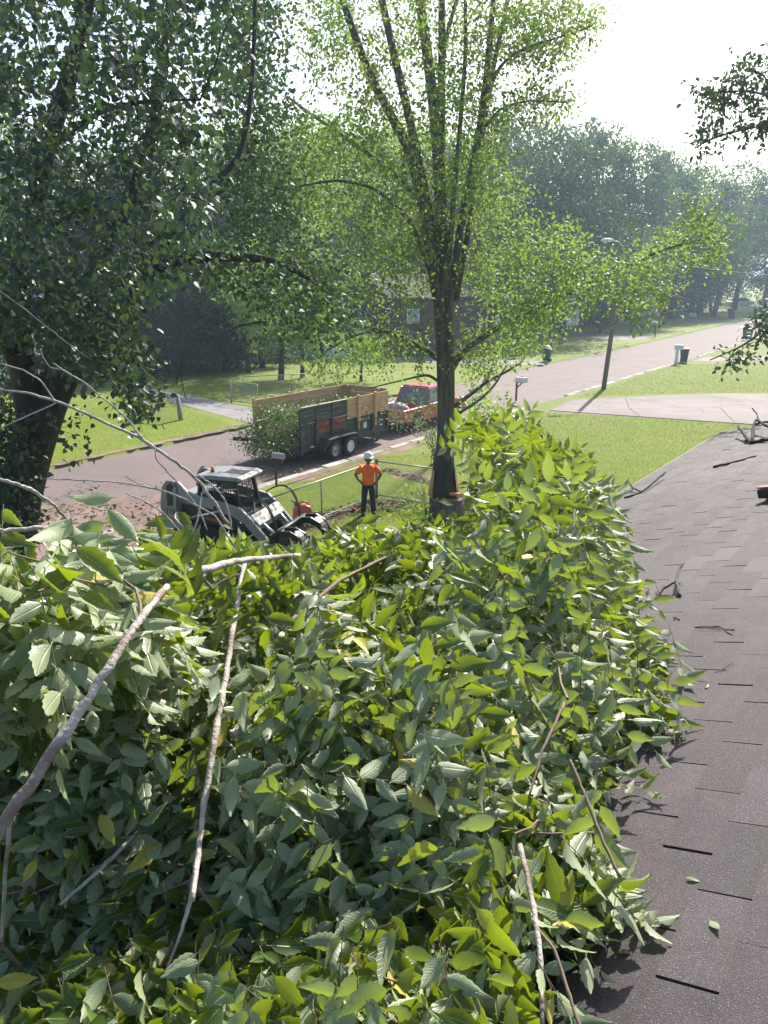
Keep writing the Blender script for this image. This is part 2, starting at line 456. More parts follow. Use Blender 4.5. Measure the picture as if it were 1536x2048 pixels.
dirt = sheet('churned_dirt', blob([SP(7, 21.5), SP(13.5, 21.6), SP(16.8, 19.5), SP(17.6, 18.0), SP(15.5, 16.3), SP(9, 16.2), SP(5, 18)], .25, 4, .012), MAT('red_dirt_on_road', (.2, .125, .1), (.12, .08, .066), .95, 2.5, detail=10, c3=(.24, .175, .16), s3=.6, bump=.8, bscale=22))
sheet('far_verge_soil', blob([SP(14, K1 + .02), SP(44, K1 + .02), SP(44, K1 + .34), SP(14, K1 + .42)], .07, 5, .004), m_soil)

# kerb stones, one by one
kerb = link('kerb', None); tag(kerb, kind='structure')
kr = np.random.default_rng(11)
kmeshes = []
for j in range(5):
    mb = MB(); L_ = 1.0
    a = kr.normal(0, .012, 8)
    mb.prism([(-.17, -.2), (.17, -.2), (.16 + a[0], -.02 + a[1]), (.10 + a[2], .035 + a[3]), (-.14 + a[4], .045 + a[5]), (-.17, .01)], 'y', -.49, .49)
    me = mb.mesh('kerb_stone'); me.materials.append(m_kerb); kmeshes.append(me)
s_ = 12.0; i = 0
while s_ < 100:
    ln = 1.25 + kr.uniform(-.15, .2)
    P = SP(s_ + ln / 2, bend(s_ + ln / 2, K0 - .05))
    ok = True
    for c in ((37.9, 43.3), (66.5, 71.0)):
        if c[0] < s_ + ln / 2 < c[1]: ok = False
    if ok:
        o = link('kerb_stone', kmeshes[i % 5], kerb)
        o.location = P + np.array([0, 0, kr.normal(-.012, .012)])
        o.rotation_euler = (kr.normal(0, .008), kr.normal(0, .03), -AZ + kr.normal(0, .012))
        o.scale = (1, ln * .985, 1)
    s_ += ln; i += 1

# ------------------------------------------------------------------ the house underfoot
RA, RT, RD = R(35.672), R(17.9625), 1.2549
RE = np.array([math.sin(RA), math.cos(RA), 0])
RU = np.array([math.cos(RA) * math.cos(RT), -math.sin(RA) * math.cos(RT), math.sin(RT)])
RN = np.cross(RU, RE)
if RN[2] < 0: RN = -RN
RO = CAM - RD * RN                 # foot of the camera on the roof plane
U0, V0, EX, TW = 1.56, -.8603, .1293, .305
V_EAVE, U_RAKE, V_RIDGE, U_BACK = -3.198, 11.827, 3.3, -7.5
def RP(u, v, h=0.0): return RO + RE * u + RU * v + RN * h
def roof_t(px, py):                # depth at which a sight line meets the roof
    return -RD / float(ray(px, py) @ RN)
m_shing = MAT('asphalt_shingle', (.092, .068, .08), (.056, .041, .049), .7, 9., detail=8, c3=(.105, .088, .095), s3=.55, speck=(330., .8, (.33, .31, .32)), bump=.8, bscale=520, rnd_amt=.24, world=True, spec=.6)
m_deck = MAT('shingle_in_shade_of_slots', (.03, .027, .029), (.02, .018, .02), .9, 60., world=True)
m_brick = MAT('red_brick', (.26, .12, .085), (.17, .08, .06), .85, 4., detail=9, world=True, bump=.4)
house = thing('house', 'house under the camera with a dark grey three tab shingle roof', 'house', tuple(zed(RP(2, 2), 0)))
HL = np.array(house.location)
roofM = frame(RO - HL, RE, RU, RN)
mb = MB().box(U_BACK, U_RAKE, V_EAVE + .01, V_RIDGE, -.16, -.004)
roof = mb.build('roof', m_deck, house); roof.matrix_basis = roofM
b2 = np.array(RU) * [-1, -1, 1]
mb = MB()
ridge0, ridge1 = RP(U_BACK, V_RIDGE), RP(U_RAKE, V_RIDGE)
dn = -b2 * [1, 1, 1]; dn = np.array([RU[0], RU[1], -RU[2]])
mb.add([p - HL for p in (ridge0, ridge1, ridge1 + dn * 6.6, ridge0 + dn * 6.6)] + [p - HL - [0, 0, .15] for p in (ridge0, ridge1, ridge1 + dn * 6.6, ridge0 + dn * 6.6)],
       [(0, 1, 2, 3), (7, 6, 5, 4), (0, 4, 5, 1), (1, 5, 6, 2), (2, 6, 7, 3), (3, 7, 4, 0)])
mb.build('back_roof', m_shing, house)
MB().box(U_BACK, U_RAKE, V_RIDGE - .12, V_RIDGE + .1, -.02, .02).build('ridge_cap', m_shing, roof)
mb = MB().box(U_BACK, U_RAKE + .02, V_EAVE - .03, V_EAVE + .012, -.05, -.002).box(U_RAKE, U_RAKE + .025, V_EAVE, V_RIDGE, -.06, .0035)
mb.build('drip_edge', MAT('drip_edge_metal', (.25, .24, .25), (.18, .175, .18), .5, 10, metal=.3), roof)
mb = MB().box(U_BACK + .05, U_RAKE - .03, V_EAVE + .02, V_EAVE + .06, -.36, -.161)
mb.build('fascia', m_white, roof)
# walls
ze = float(RP(0, V_EAVE)[2])
wd = 2 * (V_RIDGE - V_EAVE) * math.cos(RT)
e0 = zed(RP(U_BACK + .4, V_EAVE), 0) - HL; hx = np.array([math.cos(RA), -math.sin(RA), 0])
e0 = e0 + hx * .5
cw = e0 + RE * (U_RAKE - U_BACK - .8) / 2 + hx * (wd - 1) / 2
MB().obox(cw + [0, 0, (ze - .1) / 2 - .1], RE * (U_RAKE - U_BACK - .8) / 2, hx * (wd - 1) / 2, np.array([0, 0, (ze - .1) / 2])).build('wall', m_brick, house)

# shingle tabs
def tab_mesh(seed):
    r = np.random.default_rng(seed)
    w = .1492; mb = MB()
    j = r.normal(0, .0012, 8)
    top = [(-w + j[0], 0.0 + j[1], .0072), (w + j[2], 0.0 + j[3], .0072 + abs(j[4])), (w, EX + .004, .0008), (-w, EX + .004, .0008)]
    bot = [(x, y, -.004) for x, y, z in top]
    mb.add(top + bot, [(0, 1, 2, 3), (0, 4, 5, 1), (1, 5, 6, 2), (3, 7, 4, 0)])
    me = mb.mesh('shingle'); me.materials.append(m_shing)
    return me
tabs = [tab_mesh(i) for i in range(6)]
def pr(P):
    q = np.asarray(P) - CAM
    z = q[..., 1] * _cp - q[..., 2] * _sp
    u = q[..., 1] * _sp + q[..., 2] * _cp
    return 768 + FPX * q[..., 0] / z, 1024 - FPX * u / z, z
PILE_EDGE = [(800, 1060), (1000, 1220), (1060, 1215), (1100, 1250), (1200, 1300), (1330, 1370), (1425, 1380), (1460, 1250), (1560, 1210), (1700, 1235), (1800, 1270), (1900, 1110), (2048, 1150)]
def edge_x(py): return np.interp(py, [p[0] for p in PILE_EDGE], [p[1] for p in PILE_EDGE])
allt = []
k0 = math.ceil((V_EAVE - V0) / EX) - 1; k1 = int((V_RIDGE - .1 - V0) / EX)
for k in range(k0, k1 + 1):
    off = .5 * (k % 2)
    for i in range(int((U_BACK - U0) / TW) - 1, int((U_RAKE - U0) / TW) + 1):
        u = U0 + (i + off + .5) * TW; v = V0 + k * EX
        if u - .15 < U_BACK or u + .15 > U_RAKE + .1 or v < V_EAVE - .06: continue
        allt.append((u, v, k, i))
rt = np.random.default_rng(5)
def tabM(u, v):
    t = rt.normal(0, .004); t2 = rt.normal(0, .006)
    du = rt.normal(0, .0015)
    return frame((u + du, v + rt.normal(0, .0012), rt.uniform(0, .0012)), (1, t, t2), (-t, 1, rt.normal(0, .004)), (-t2, 0, 1))
cand = []
for q in allt:
    px, py, z = pr(RP(q[0], q[1] + EX / 2))
    vis = z > .3 and -40 < px < 1600 and 840 < py < 2120 and px > edge_x(py) - 30
    cand.append(((z if vis else 99 + abs(z)), q))
cand.sort(key=lambda a: a[0])
for j, (d, q) in enumerate(cand[:300]):
    o = link('shingle', tabs[j % 6], roof); o.matrix_basis = tabM(q[0], q[1])
V = []; F = []
for j, (d, q) in enumerate(cand[300:]):
    me = tabs[j % 6]; M_ = tabM(q[0], q[1]); o0 = len(V)
    V += [tuple(M_ @ v.co) for v in me.vertices]
    F += [tuple(i + o0 for i in p.vertices) for p in me.polygons]
me = mesh_arrays('shingles', np.array(V), np.array(F)); me.materials.append(m_shing)
tag(link('shingles', me, roof), kind='stuff')

# ------------------------------------------------------------------ houses across the street
m_roof_grey = MAT('weathered_grey_shingle', (.2, .21, .23), (.14, .145, .16), .9, 3., detail=8, world=True)
m_dark_brick = MAT('dark_brown_brick', (.075, .045, .04), (.045, .03, .028), .9, 6., detail=8, world=True)
m_siding = MAT('pale_siding', (.62, .66, .68), (.54, .58, .6), .7, 2., world=True)
def gable_house(name, label, origin, rz, w, d, h, rise, m_wall, m_rf, wins=(), doors=(), over=.5, m_gable=None):
    t = thing(name, label, 'house', tuple(origin), rz)
    MB().box(0, w, 0, d, 0, h).build('wall', m_wall, t)
    mb = MB()
    mb.prism([(0, h + .002), (d, h + .002), (d / 2, h + rise - .02)], 'x', .03, w - .03)
    mb.build('gable', m_gable or m_wall, t)
    mb = MB(); y0, y1 = -over, d + over; zc = h + rise; zs = h - rise * over / (d / 2)
    for ya, yb in ((y0, d / 2), (y1, d / 2)):
        mb.add([(-over, ya, zs), (w + over, ya, zs), (w + over, yb, zc), (-over, yb, zc), (-over, ya, zs - .15), (w + over, ya, zs - .15), (w + over, yb, zc - .15), (-over, yb, zc - .15)],
               [(0, 1, 2, 3), (7, 6, 5, 4), (0, 4, 5, 1), (1, 5, 6, 2), (2, 6, 7, 3), (3, 7, 4, 0)])
    mb.build('roof', m_rf, t)
    for x, z, ww, hh in wins:
        f = MB()
        f.box(x - .07, x + ww + .07, -.06, .02, z - .07, z + hh + .07)
        fo = f.build('window', m_white, t)
        MB().box(x, x + ww / 2 - .02, -.065, -.03, z, z + hh / 2 - .02).box(x + ww / 2 + .02, x + ww, -.065, -.03, z, z + hh / 2 - .02) \
            .box(x, x + ww / 2 - .02, -.065, -.03, z + hh / 2 + .02, z + hh).box(x + ww / 2 + .02, x + ww, -.065, -.03, z + hh / 2 + .02, z + hh).build('pane', m_pane, fo)
    for x, z, ww, hh, mt in doors:
        do = MB().box(x, x + ww, -.05, .03, z, z + hh).build('door', mt, t, bevel=.01)
        MB().box(x + ww * .85, x + ww * .9, -.09, -.05, z + hh * .45, z + hh * .5).build('handle', m_chrome, do)
    return t
m_pane = GLASS('window_pane', (.25, .3, .33), .15)
m_door = MAT('dark_door', (.05, .04, .04), None, .5)
gable_house('brick_house', 'dark brick house with a white window behind the trunk of the cut tree', G(783, 714), -AZ + PI / 2 - .5, 8.5, 8, 5.0, 1.6, m_dark_brick, MAT('dark_brown_shingle', (.05, .045, .045), (.03, .028, .028), .9, 4., world=True),
            wins=((1.5, 2.75, 1.0, 1.05), (4.6, 2.75, 1.0, 1.05)), doors=((3.4, .1, .95, 2.05, m_door),))
gable_house('garage_house', 'pale sided garage with a grey roof beyond the trailer', G(640, 720), -AZ + PI / 2 - .2, 5.2, 7, 2.6, 2.1, m_siding, m_roof_grey, wins=(), doors=((1.2, .02, 2.6, 2.1, m_white),))
wh = gable_house('white_house', 'white sided house glimpsed through the ivy covered tree', AT(-190, 792, 44), -AZ + PI / 2 - .1, 13, 8, 2.9, 2.3, m_white, m_roof_grey,
            wins=((3.0, 1.0, 1.2, 1.3), (8.5, 1.0, 1.2, 1.3)), doors=((6.2, .1, .95, 2.05, m_door),))
MB().box(-.06, 13.06, -.055, .05, -.01, .42).build('brick_skirt', m_brick, wh)
gable_house('shaded_house', 'house with a white garage door in the shade beyond the street lamp', G(1110, 655), -AZ + PI / 2 - .2, 15, 9, 2.7, 2.4, m_dark_brick, m_roof_grey,
            wins=((8.5, 1.1, 1.2, 1.2),), doors=((2.0, .05, 3.2, 2.3, m_white),))

# ------------------------------------------------------------------ shared bits
def wheel(parent, c, r, w, m_rim, axis='x', name='wheel', n=28, face=1):
    """tyre and dished rim, axle along the local axis"""
    t = MB(); cx = c
    p = [(r * .6, -w * .5), (r * .9, -w * .5), (r * .985, -w * .36), (r, -w * .15), (r, w * .15), (r * .985, w * .36), (r * .9, w * .5), (r * .6, w * .5)]
    t.lathe(p, n, c, axis, cap=False)
    o = t.build(name, m_rubber, parent)
    m = MB()
    f = face
    m.lathe([(r * .61, -w * .42), (r * .6, w * .47 * f), (r * .52, w * .40 * f), (r * .48, w * .22 * f), (r * .26, w * .26 * f), (r * .2, w * .34 * f), (0.0001, w * .36 * f)], n, c, axis)
    for k in range(8):
        a = 2 * PI * k / 8
        u, v = r * .37 * math.cos(a), r * .37 * math.sin(a)
        h = w * .235 * f
        q = {'x': (c[0] + h, c[1] + u, c[2] + v), 'y': (c[0] + u, c[1] + h, c[2] + v)}[axis]
        ax = {'x': ((.012, 0, 0), (0, r * .05, 0), (0, 0, r * .05)), 'y': ((r * .05, 0, 0), (0, .012, 0), (0, 0, r * .05))}[axis]
        m.obox(q, *ax)
    m.build('rim', m_rim, o)
    return o
m_rim_white = MAT('white_steel_rim', (.8, .8, .78), (.65, .64, .62), .5, 8)
m_rim_grey = MAT('brushed_rim', (.36, .36, .37), (.25, .25, .26), .4, 8, metal=.5)
m_lumber = MAT('new_lumber', (.6, .39, .21), (.46, .28, .14), .75, 3., stretch=(5, .5, 9), c3=(.48, .26, .15), s3=2., rnd_amt=.14, bump=.25, bscale=20)
m_oldwood = MAT('blackened_boards', (.085, .083, .085), (.03, .03, .032), .85, 3., stretch=(5, .6, 9), c3=(.12, .115, .11), s3=1.5, rnd_amt=.15)
m_trailer = MAT('dark_green_black_steel', (.03, .037, .035), (.018, .022, .022), .55, 2., detail=8, c3=(.06, .06, .055), s3=2.5)
m_red_letter = MAT('red_lettering', (.62, .1, .06), (.48, .08, .05), .6, 20)
m_pale_letter = MAT('pale_lettering', (.5, .55, .55), (.35, .4, .4), .6, 20)
m_red_paint = MAT('faded_red_paint', (.5, .045, .055), (.36, .03, .04), .38, 2., c3=(.52, .15, .15), s3=1.2, coat=.5)
m_tail = MAT('tail_lamp', (.5, .02, .02), None, .2)
m_amber = MAT('amber_lens', (.95, .32, .03), (.8, .25, .02), .2, 10)

# ------------------------------------------------------------------ dump trailer
tr = thing('dump_trailer', 'black dump trailer with new lumber sideboards parked at the kerb', 'trailer', tuple(SP(24.55, 20.5, -.1)), -AZ)
Y0, Y1, X1 = -2.75, 2.72, 1.12
MB().box(-X1, X1, Y0, Y1, .52, .6).build('bed_floor', m_trailer, tr)
mb = MB()
for sx in (-1, 1):
    mb.box(min(sx * .55, sx * .68), max(sx * .55, sx * .68), Y0 + .05, Y1 + .3, .34, .52)
    mb.bar((sx * .6, Y1 + .3, .43), (0, Y1 + 1.7, .43), .12, .14)
for y in np.linspace(Y0 + .3, Y1, 7): mb.box(-X1, X1, y - .04, y + .04, .44, .519)
mb.build('chassis', m_trailer, tr)
# right side (towards the camera)
mb = MB()
mb.box(X1, X1 + .03, Y0 + .02, Y1, .5, 1.36).box(X1, X1 + .03, Y0 + .02, -.03, 1.36, 1.52)
mb.box(X1 + .03, X1 + .07, Y0 + .02, Y1, .5, .62).box(X1 + .03, X1 + .07, .0, Y1, 1.28, 1.36)
sp = mb.build('side_panel', m_trailer, tr, bevel=.006)
mb = MB(); mb.box(-X1 - .03, -X1, Y0 + .02, Y1, .5, 1.42); mb.build('side_panel', m_trailer, tr)
for y in (-2.72, -1.92, -.98, 1.62, 2.66):
    MB().box(X1 + .031, X1 + .1, y - .045, y + .045, .5, 1.36 if y > 0 else 2.12).build('stake', m_trailer if y > 0 else m_oldwood, tr, bevel=.006)
br = np.random.default_rng(21)
def board(x0, x1, y0, y1, z0, z1, mt, name='board'):
    j = br.normal(0, .004, 3)
    return MB().box(x0 + j[0], x1 + j[0], y0, y1, z0 + j[1], z1 + j[2]).build(name, mt, tr, bevel=.006)
for ya, yb, top in ((-2.68, -1.96, 0), (-1.88, -1.02, .0), (-.94, -.06, 0.0)):
    for k in range(3):
        board(X1 + .032, X1 + .066, ya, yb, 1.525 + k * .203, 1.722 + k * .203, m_oldwood)
board(X1 - .01, X1 + .1, -2.74, -.05, 2.136, 2.162, MAT('bare_top_edge', (.42, .36, .28), (.3, .26, .2), .8, 20), 'cap_rail')
for k in range(3):
    board(X1 + .032, X1 + .07, -.04, 2.74, 1.39 + k * .262, 1.645 + k * .262, m_lumber)
for y in (.62, 1.75):
    board(X1 + .075, X1 + .165, y - .065, y + .065, 1.18, 2.24, m_lumber, 'post')
    board(X1 + .09, X1 + .15, y - .05, y + .05, .86, 1.12, m_lumber, 'post_foot')
for k in range(3):                 # far side
    board(-X1 - .07, -X1 - .032, Y0 - .05, 2.74, 1.46 + k * .262, 1.715 + k * .262, m_lumber)
for y in (-2.7, -1.7, -.7, .35, 1.4, 2.4):
    board(-X1 - .165, -X1 - .075, y - .065, y + .065, 1.1, 2.31, m_lumber, 'post')
for k in range(2):                 # headboard
    board(-X1 - .02, X1 + .02, 2.66, 2.70, 1.75 + k * .255, 2.0 + k * .255, m_lumber)
board(-.9, -.8, 2.56, 2.65, 1.2, 2.24, m_lumber, 'post'); board(.72, .82, 2.56, 2.65, 1.2, 2.24, m_lumber, 'post')
MB().box(-X1, X1, 2.71, 2.75, .5, 1.5).build('front_panel', m_trailer, tr)
# tail: swung door and ramp rail
mb = MB().box(-X1 - .05, X1 + .05, Y0 - .06, Y0 + .02, .42, .62).box(X1 - .02, X1 + .1, Y0 - .08, Y0 - .0, .4, 2.1)
mb.build('tail_frame', m_oldwood, tr)
MB().bar((-X1, Y0 - .05, .7), (-X1 - .05, Y0 - 1.2, .95), .06, .14).build('tail_door', m_trailer, tr)
# fender over the twin wheels
mb = MB()
fp = [(-1.95, .48), (-1.78, .66), (-1.6, .8), (-1.1, .84), (-.4, .84), (.0, .8), (.2, .66), (.24, .68), (.05, .86), (-.35, .885), (-1.15, .885), (-1.64, .85), (-1.83, .69), (-2.0, .5)]
mb.prism([(a, b) for a, b in fp], 'x', X1 + .03, X1 + .5)
mb.build('fender', m_trailer, tr)
for y, rim in ((-1.28, m_rim_grey), (-.34, m_rim_white)):
    wheel(tr, (X1 + .33, y, .385), .385, .27, rim)
    wheel(tr, (-X1 - .33, y, .385), .385, .27, rim, face=-1)
mb = MB().tube([(-X1 - .3, -1.28, .39), (X1 + .3, -1.28, .39)], .05).tube([(-X1 - .3, -.34, .39), (X1 + .3, -.34, .39)], .05); mb.build('axle', m_black, tr)
def side_text(body, y, z, size, mt, xs=1.0):
    return text_mesh('lettering', body, size, mt, tr, frame((X1 + .034, y, z), (0, 1, 0), (0, 0, 1), (1, 0, 0)), xs=xs)
side_text('STUMP', -1.45, 1.375, .25, m_red_letter, .95); side_text('GRINDING', -1.45, 1.13, .23, m_red_letter, .7)
side_text('TREE', -.48, 1.375, .26, m_red_letter, 1.05); side_text('SERVICES', -.48, 1.13, .23, m_red_letter, .72)
side_text('903-573-481', 1.16, 1.2, .17, m_pale_letter, .78)
for y, z, w, h in ((-2.2, .62, .2, .05), (-1.4, .85, .16, .05), (-.2, .8, .14, .05), (1.15, .95, .22, .24), (2.25, .8, .2, .05), (2.3, 1.0, .14, .05)):
    MB().box(X1 + .031, X1 + .075 if z < .63 else X1 + .04, y - w / 2, y + w / 2, z - h / 2, z + h / 2).build('reflector', m_white, tr)
# tongue tool box and jack
MB().box(-.5, .5, 2.95, 3.45, .52, 1.3).build('tool_box', MAT('grey_steel', (.16, .17, .18), (.1, .105, .11), .55), tr, bevel=.02)
mb = MB().bar((.75, 2.82, .5), (.75, 2.82, 1.75), .07, .07).bar((-.75, 2.82, .5), (-.75, 2.82, 1.75), .07, .07).bar((-.8, 2.82, 1.75), (.8, 2.82, 1.75), .07, .07)
mb.bar((0, 4.2, .5), (0, 4.2, 1.25), .12, .12).bar((0, 3.0, 1.2), (0, 4.2, 1.2), .12, .14)
mb.build('hitch_frame', m_galv, tr)

# ------------------------------------------------------------------ red pickup
pk = thing('pickup_truck', 'faded red pickup coupled to the trailer, half hidden by the cut trunk', 'truck', tuple(SP(31.6, 20.55, -.1)), -AZ)
W = .98
mb = MB()
sil = [(-2.75, .55), (-2.78, 1.05), (-.55, 1.08), (-.5, 1.1), (1.05, 1.12), (2.45, 1.06), (2.75, .95), (2.8, .5), (2.3, .42), (2.2, .72), (2.0, .9), (1.7, .9), (1.45, .72), (1.38, .42), (-1.1, .42), (-1.18, .72), (-1.4, .92), (-1.7, .92), (-1.93, .72), (-2.0, .45)]
for sx in (-1, 1):
    a, b = sorted((sx * (W - .14), sx * W)); mb.prism(sil, 'x', a, b)
mb.box(-W + .14, W - .14, 1.1, 2.72, .5, 1.03).box(-W + .14, W - .14, -2.75, 1.1, .5, .66)
mb.box(-W + .14, W - .14, -.62, -.55, .66, 1.06)
mb.build('body', m_red_paint, pk, bevel=.03)
MB().box(-W + .02, W - .02, -2.83, -2.77, .62, 1.07).build('tailgate', m_red_paint, pk, bevel=.015)
cabp = [(-.56, 1.09), (-.42, 1.72), (-.3, 1.83), (.55, 1.85), (.75, 1.76), (1.25, 1.12)]
def ring(y, z, w): return [(-w, y, z), (w, y, z)]
mb = MB()
lo, hi = W - .06, W - .24
V = [(-lo, -.56, 1.085), (lo, -.56, 1.085), (lo, 1.25, 1.1), (-lo, 1.25, 1.1), (-hi, -.4, 1.74), (hi, -.4, 1.74), (hi, .72, 1.76), (-hi, .72, 1.76), (-hi + .06, -.3, 1.84), (hi - .06, -.3, 1.84), (hi - .06, .6, 1.86), (-hi + .06, .6, 1.86)]
mb.add(V, [(3, 2, 1, 0), (4, 5, 9, 8), (5, 6, 10, 9), (6, 7, 11, 10), (7, 4, 8, 11), (8, 9, 10, 11)])
for a, b in ((0, 4), (1, 5), (2, 6), (3, 7)): mb.bar(V[a], V[b], .09, .09)
mb.bar((lo - .02, .3, 1.1), (hi, .2, 1.76), .08, .06).bar((-lo + .02, .3, 1.1), (-hi, .2, 1.76), .08, .06)
cab = mb.build('cab', m_red_paint, pk, bevel=.012)
gl = GLASS('tinted_glass', (.07, .1, .09), .08)
def pane(a, b, c, d, parent, off=.0):
    me = bpy.data.meshes.new('window'); P = [np.array(q, float) for q in (a, b, c, d)]
    nn = np.cross(P[1] - P[0], P[3] - P[0]); nn /= np.linalg.norm(nn)
    mb = MB(); mb.add([p + nn * .008 for p in P] + [p - nn * .008 for p in P], [(0, 1, 2, 3), (7, 6, 5, 4), (0, 4, 5, 1), (1, 5, 6, 2), (2, 6, 7, 3), (3, 7, 4, 0)])
    return mb.build('window', gl, parent)
sh = lambda p, q, t: tuple(np.array(p) + (np.array(q) - np.array(p)) * t)
pane(V[0], V[1], V[5], V[4], cab); pane(V[2], V[3], V[7], V[6], cab)
pane(V[1], V[2], V[6], V[5], cab); pane(V[3], V[0], V[4], V[7], cab)
for s_ in (-1, 1):
    a, b = sorted((s_ * (W - .02), s_ * (W + .01)))
    MB().box(a, b, -2.8, -2.7, .7, 1.0).build('tail_light', m_tail, pk)
    MB().box(min(s_ * .55, s_ * .88), max(s_ * .55, s_ * .88), 2.74, 2.81, .72, .9).build('headlight', GLASS('lamp_glass', (.7, .7, .7), .1), pk)
    MB().box(min(s_ * (W + .0), s_ * (W + .22)), max(s_ * (W + .0), s_ * (W + .22)), .95, 1.06, 1.15, 1.38).build('mirror', m_black, pk, bevel=.02)
    MB().box(min(s_ * W, s_ * (W + .02)), max(s_ * W, s_ * (W + .02)), -.1, .05, .92, .96).build('door_handle', m_black, pk)
MB().box(-.95, .95, -2.95, -2.84, .5, .64).build('bumper', m_chrome, pk, bevel=.02)
MB().box(-.97, .97, 2.8, 2.92, .45, .62).build('bumper', m_chrome, pk, bevel=.02)
for y in (-1.55, 1.85):
    wheel(pk, (.82, y, .4), .4, .26, m_rim_grey); wheel(pk, (-.82, y, .4), .4, .26, m_rim_grey, face=-1)
# load in the pickup bed
bx = thing('bed_bundle', 'grey crumpled tarp bundle in the bed of the red pickup', 'bundle', tuple(SP(29.6, 20.4, .57)), -AZ)
mb = MB(); br2 = np.random.default_rng(4)
rings = []
for k, (z, rr_) in enumerate(((0, .5), (.15, .56), (.35, .5), (.5, .36), (.58, .12))):
    rings.append([(rr_ * 1.1 * math.cos(a) * (1 + .18 * math.sin(3 * a + k) + br2.normal(0, .05)), rr_ * .7 * math.sin(a) * (1 + br2.normal(0, .07)), z + .04 * math.sin(4 * a)) for a in np.linspace(0, 2 * PI, 18, endpoint=False)])
mb.loft(rings); mb.build('tarp', MAT('grey_tarp', (.3, .31, .33), (.16, .17, .18), .7, 5.), bx)

# ------------------------------------------------------------------ tracked loader
m_lw = MAT('loader_grey_white', (.27, .28, .29), (.17, .18, .19), .5, 2.5, detail=8, c3=(.26, .25, .24), s3=1.6)
m_ld = MAT('loader_dark', (.02, .026, .025), (.012, .015, .015), .5, 3.)
LX = thing('skid_steer_loader', 'grey and black tracked skid steer loader with a grapple behind the leafy pile', 'loader', (-3.95, 19.75, .01), R(-19))
def track(y):
    mb = MB(); pts = []
    for k in range(11): a = PI / 2 + PI * k / 10; pts.append((-.85 + .36 * math.cos(a), .37 + .36 * math.sin(a)))
    for k in range(11): a = -PI / 2 + PI * k / 10; pts.append((.85 + .3 * math.cos(a), .31 + .3 * math.sin(a)))
    mb.prism(pts, 'y', y - .16, y + .16)
    tk = mb.build('track', m_rubber, LX)
    lug = MB()
    q = pts + pts[:1]
    for (x0, z0), (x1, z1) in zip(q, q[1:]):
        Ld = math.hypot(x1 - x0, z1 - z0); m = max(1, round(Ld / .13))
        for i in range(m):
            f = (i + .5) / m; x, z = x0 + (x1 - x0) * f, z0 + (z1 - z0) * f
            tx, tz = (x1 - x0) / Ld, (z1 - z0) / Ld
            lug.obox((x, y, z), (tx * .025, 0, tz * .025), (0, .165, 0), (tz * .025, 0, -tx * .025))
    lug.build('tread', m_rubber, tk)
    rl = MB()
    for x in (-.82, -.4, 0, .4, .84): rl.lathe([(.13, -.17), (.13, .17)], 14, (x, y, .3), 'y')
    rl.build('roller', m_ld, tk)
track(.68); track(-.68)
MB().box(-1.2, 1.1, -.5, .5, .22, .95).build('chassis', m_ld, LX, bevel=.03)
mb = MB().prism([(-1.42, .5), (-1.45, 1.15), (-1.1, 1.42), (-.55, 1.4), (-.5, .6)], 'y', -.62, .62); mb.build('engine_hood', m_lw, LX, bevel=.04)
MB().box(-1.47, -1.44, -.45, .45, .6, 1.1).build('rear_grille', m_ld, LX)
for sy in (-1, 1):                 # dark side covers with a red stripe
    y = sy * .66
    c = MB().prism([(-1.0, .62), (-1.02, 1.18), (.35, 1.02), (.95, .62)], 'y', min(y, sy * .58), max(y, sy * .58)).build('side_cover', m_ld, LX)
    yy = sorted((sy * .662, sy * .668))
    MB().prism([(-.45, .86), (-.45, .96), (.35, .78), (.35, .69)], 'y', yy[0], yy[1]).build('red_stripe', MAT('dull_red_decal', (.33, .05, .045), (.25, .04, .04), .5), c)
# cab
mb = MB(); cw_ = .5
posts = [((-.62, s_ * cw_, .9), (-.55, s_ * .46, 1.84)) for s_ in (-1, 1)] + [((.62, s_ * cw_, .75), (.42, s_ * .46, 1.84)) for s_ in (-1, 1)]
for a, b in posts: mb.bar(a, b, .09, .09, (1, 0, 0))
mb.box(-.6, .5, -.5, .5, 1.78, 1.83).box(-.62, -.56, -.48, .48, .9, 1.25)
for s_ in (-1, 1):
    mb.bar((-.6, s_ * cw_, 1.22), (.55, s_ * cw_, 1.05), .05, .08, (0, 1, 0))
mb.bar((.6, -.5, .8), (.6, .5, .8), .08, .1)
cab2 = mb.build('cab_frame', m_ld, LX, bevel=.01)
mb = MB().prism([(-.7, 1.835), (-.68, 1.9), (-.2, 1.955), (.55, 1.95), (.7, 1.9), (.7, 1.84)], 'y', -.56, .56)
rf2 = mb.build('cab_roof', m_lw, LX, bevel=.025)
mb = MB()
for i in range(7):
    for j in range(4):
        mb.box(.02 + i * .075, .06 + i * .075, -.18 + j * .1, -.12 + j * .1, 1.9505, 1.957)
mb.box(-.03, .55, -.22, .22, 1.9495, 1.9545); mb.build('roof_vent', m_ld, rf2)
be = MB().lathe([(.055, 1.955), (.055, 1.985)], 14, (-.35, -.18, 0)).build('beacon_base', m_ld, rf2)
MB().lathe([(.045, 1.985), (.048, 2.04), (.04, 2.08), (.0001, 2.085)], 14, (-.35, -.18, 0)).build('beacon', m_amber, LX)
mb = MB()                          # wire screens: both sides and the door
for s_ in (-1, 1):
    for i in range(15):
        x = -.52 + i * .07; mb.bar((x, s_ * .485, 1.2 - (x + .5) * .14), (x * .93, s_ * .465, 1.78), .01, .01, (1, 0, 0))
    for j in range(8): mb.bar((-.55, s_ * .48, 1.22 + j * .075), (.5, s_ * .48, 1.2 + j * .075), .01, .01)
for i in range(13):
    y = -.42 + i * .07; mb.bar((.6, y, .85), (.45, y, 1.78), .011, .011, (0, 1, 0))
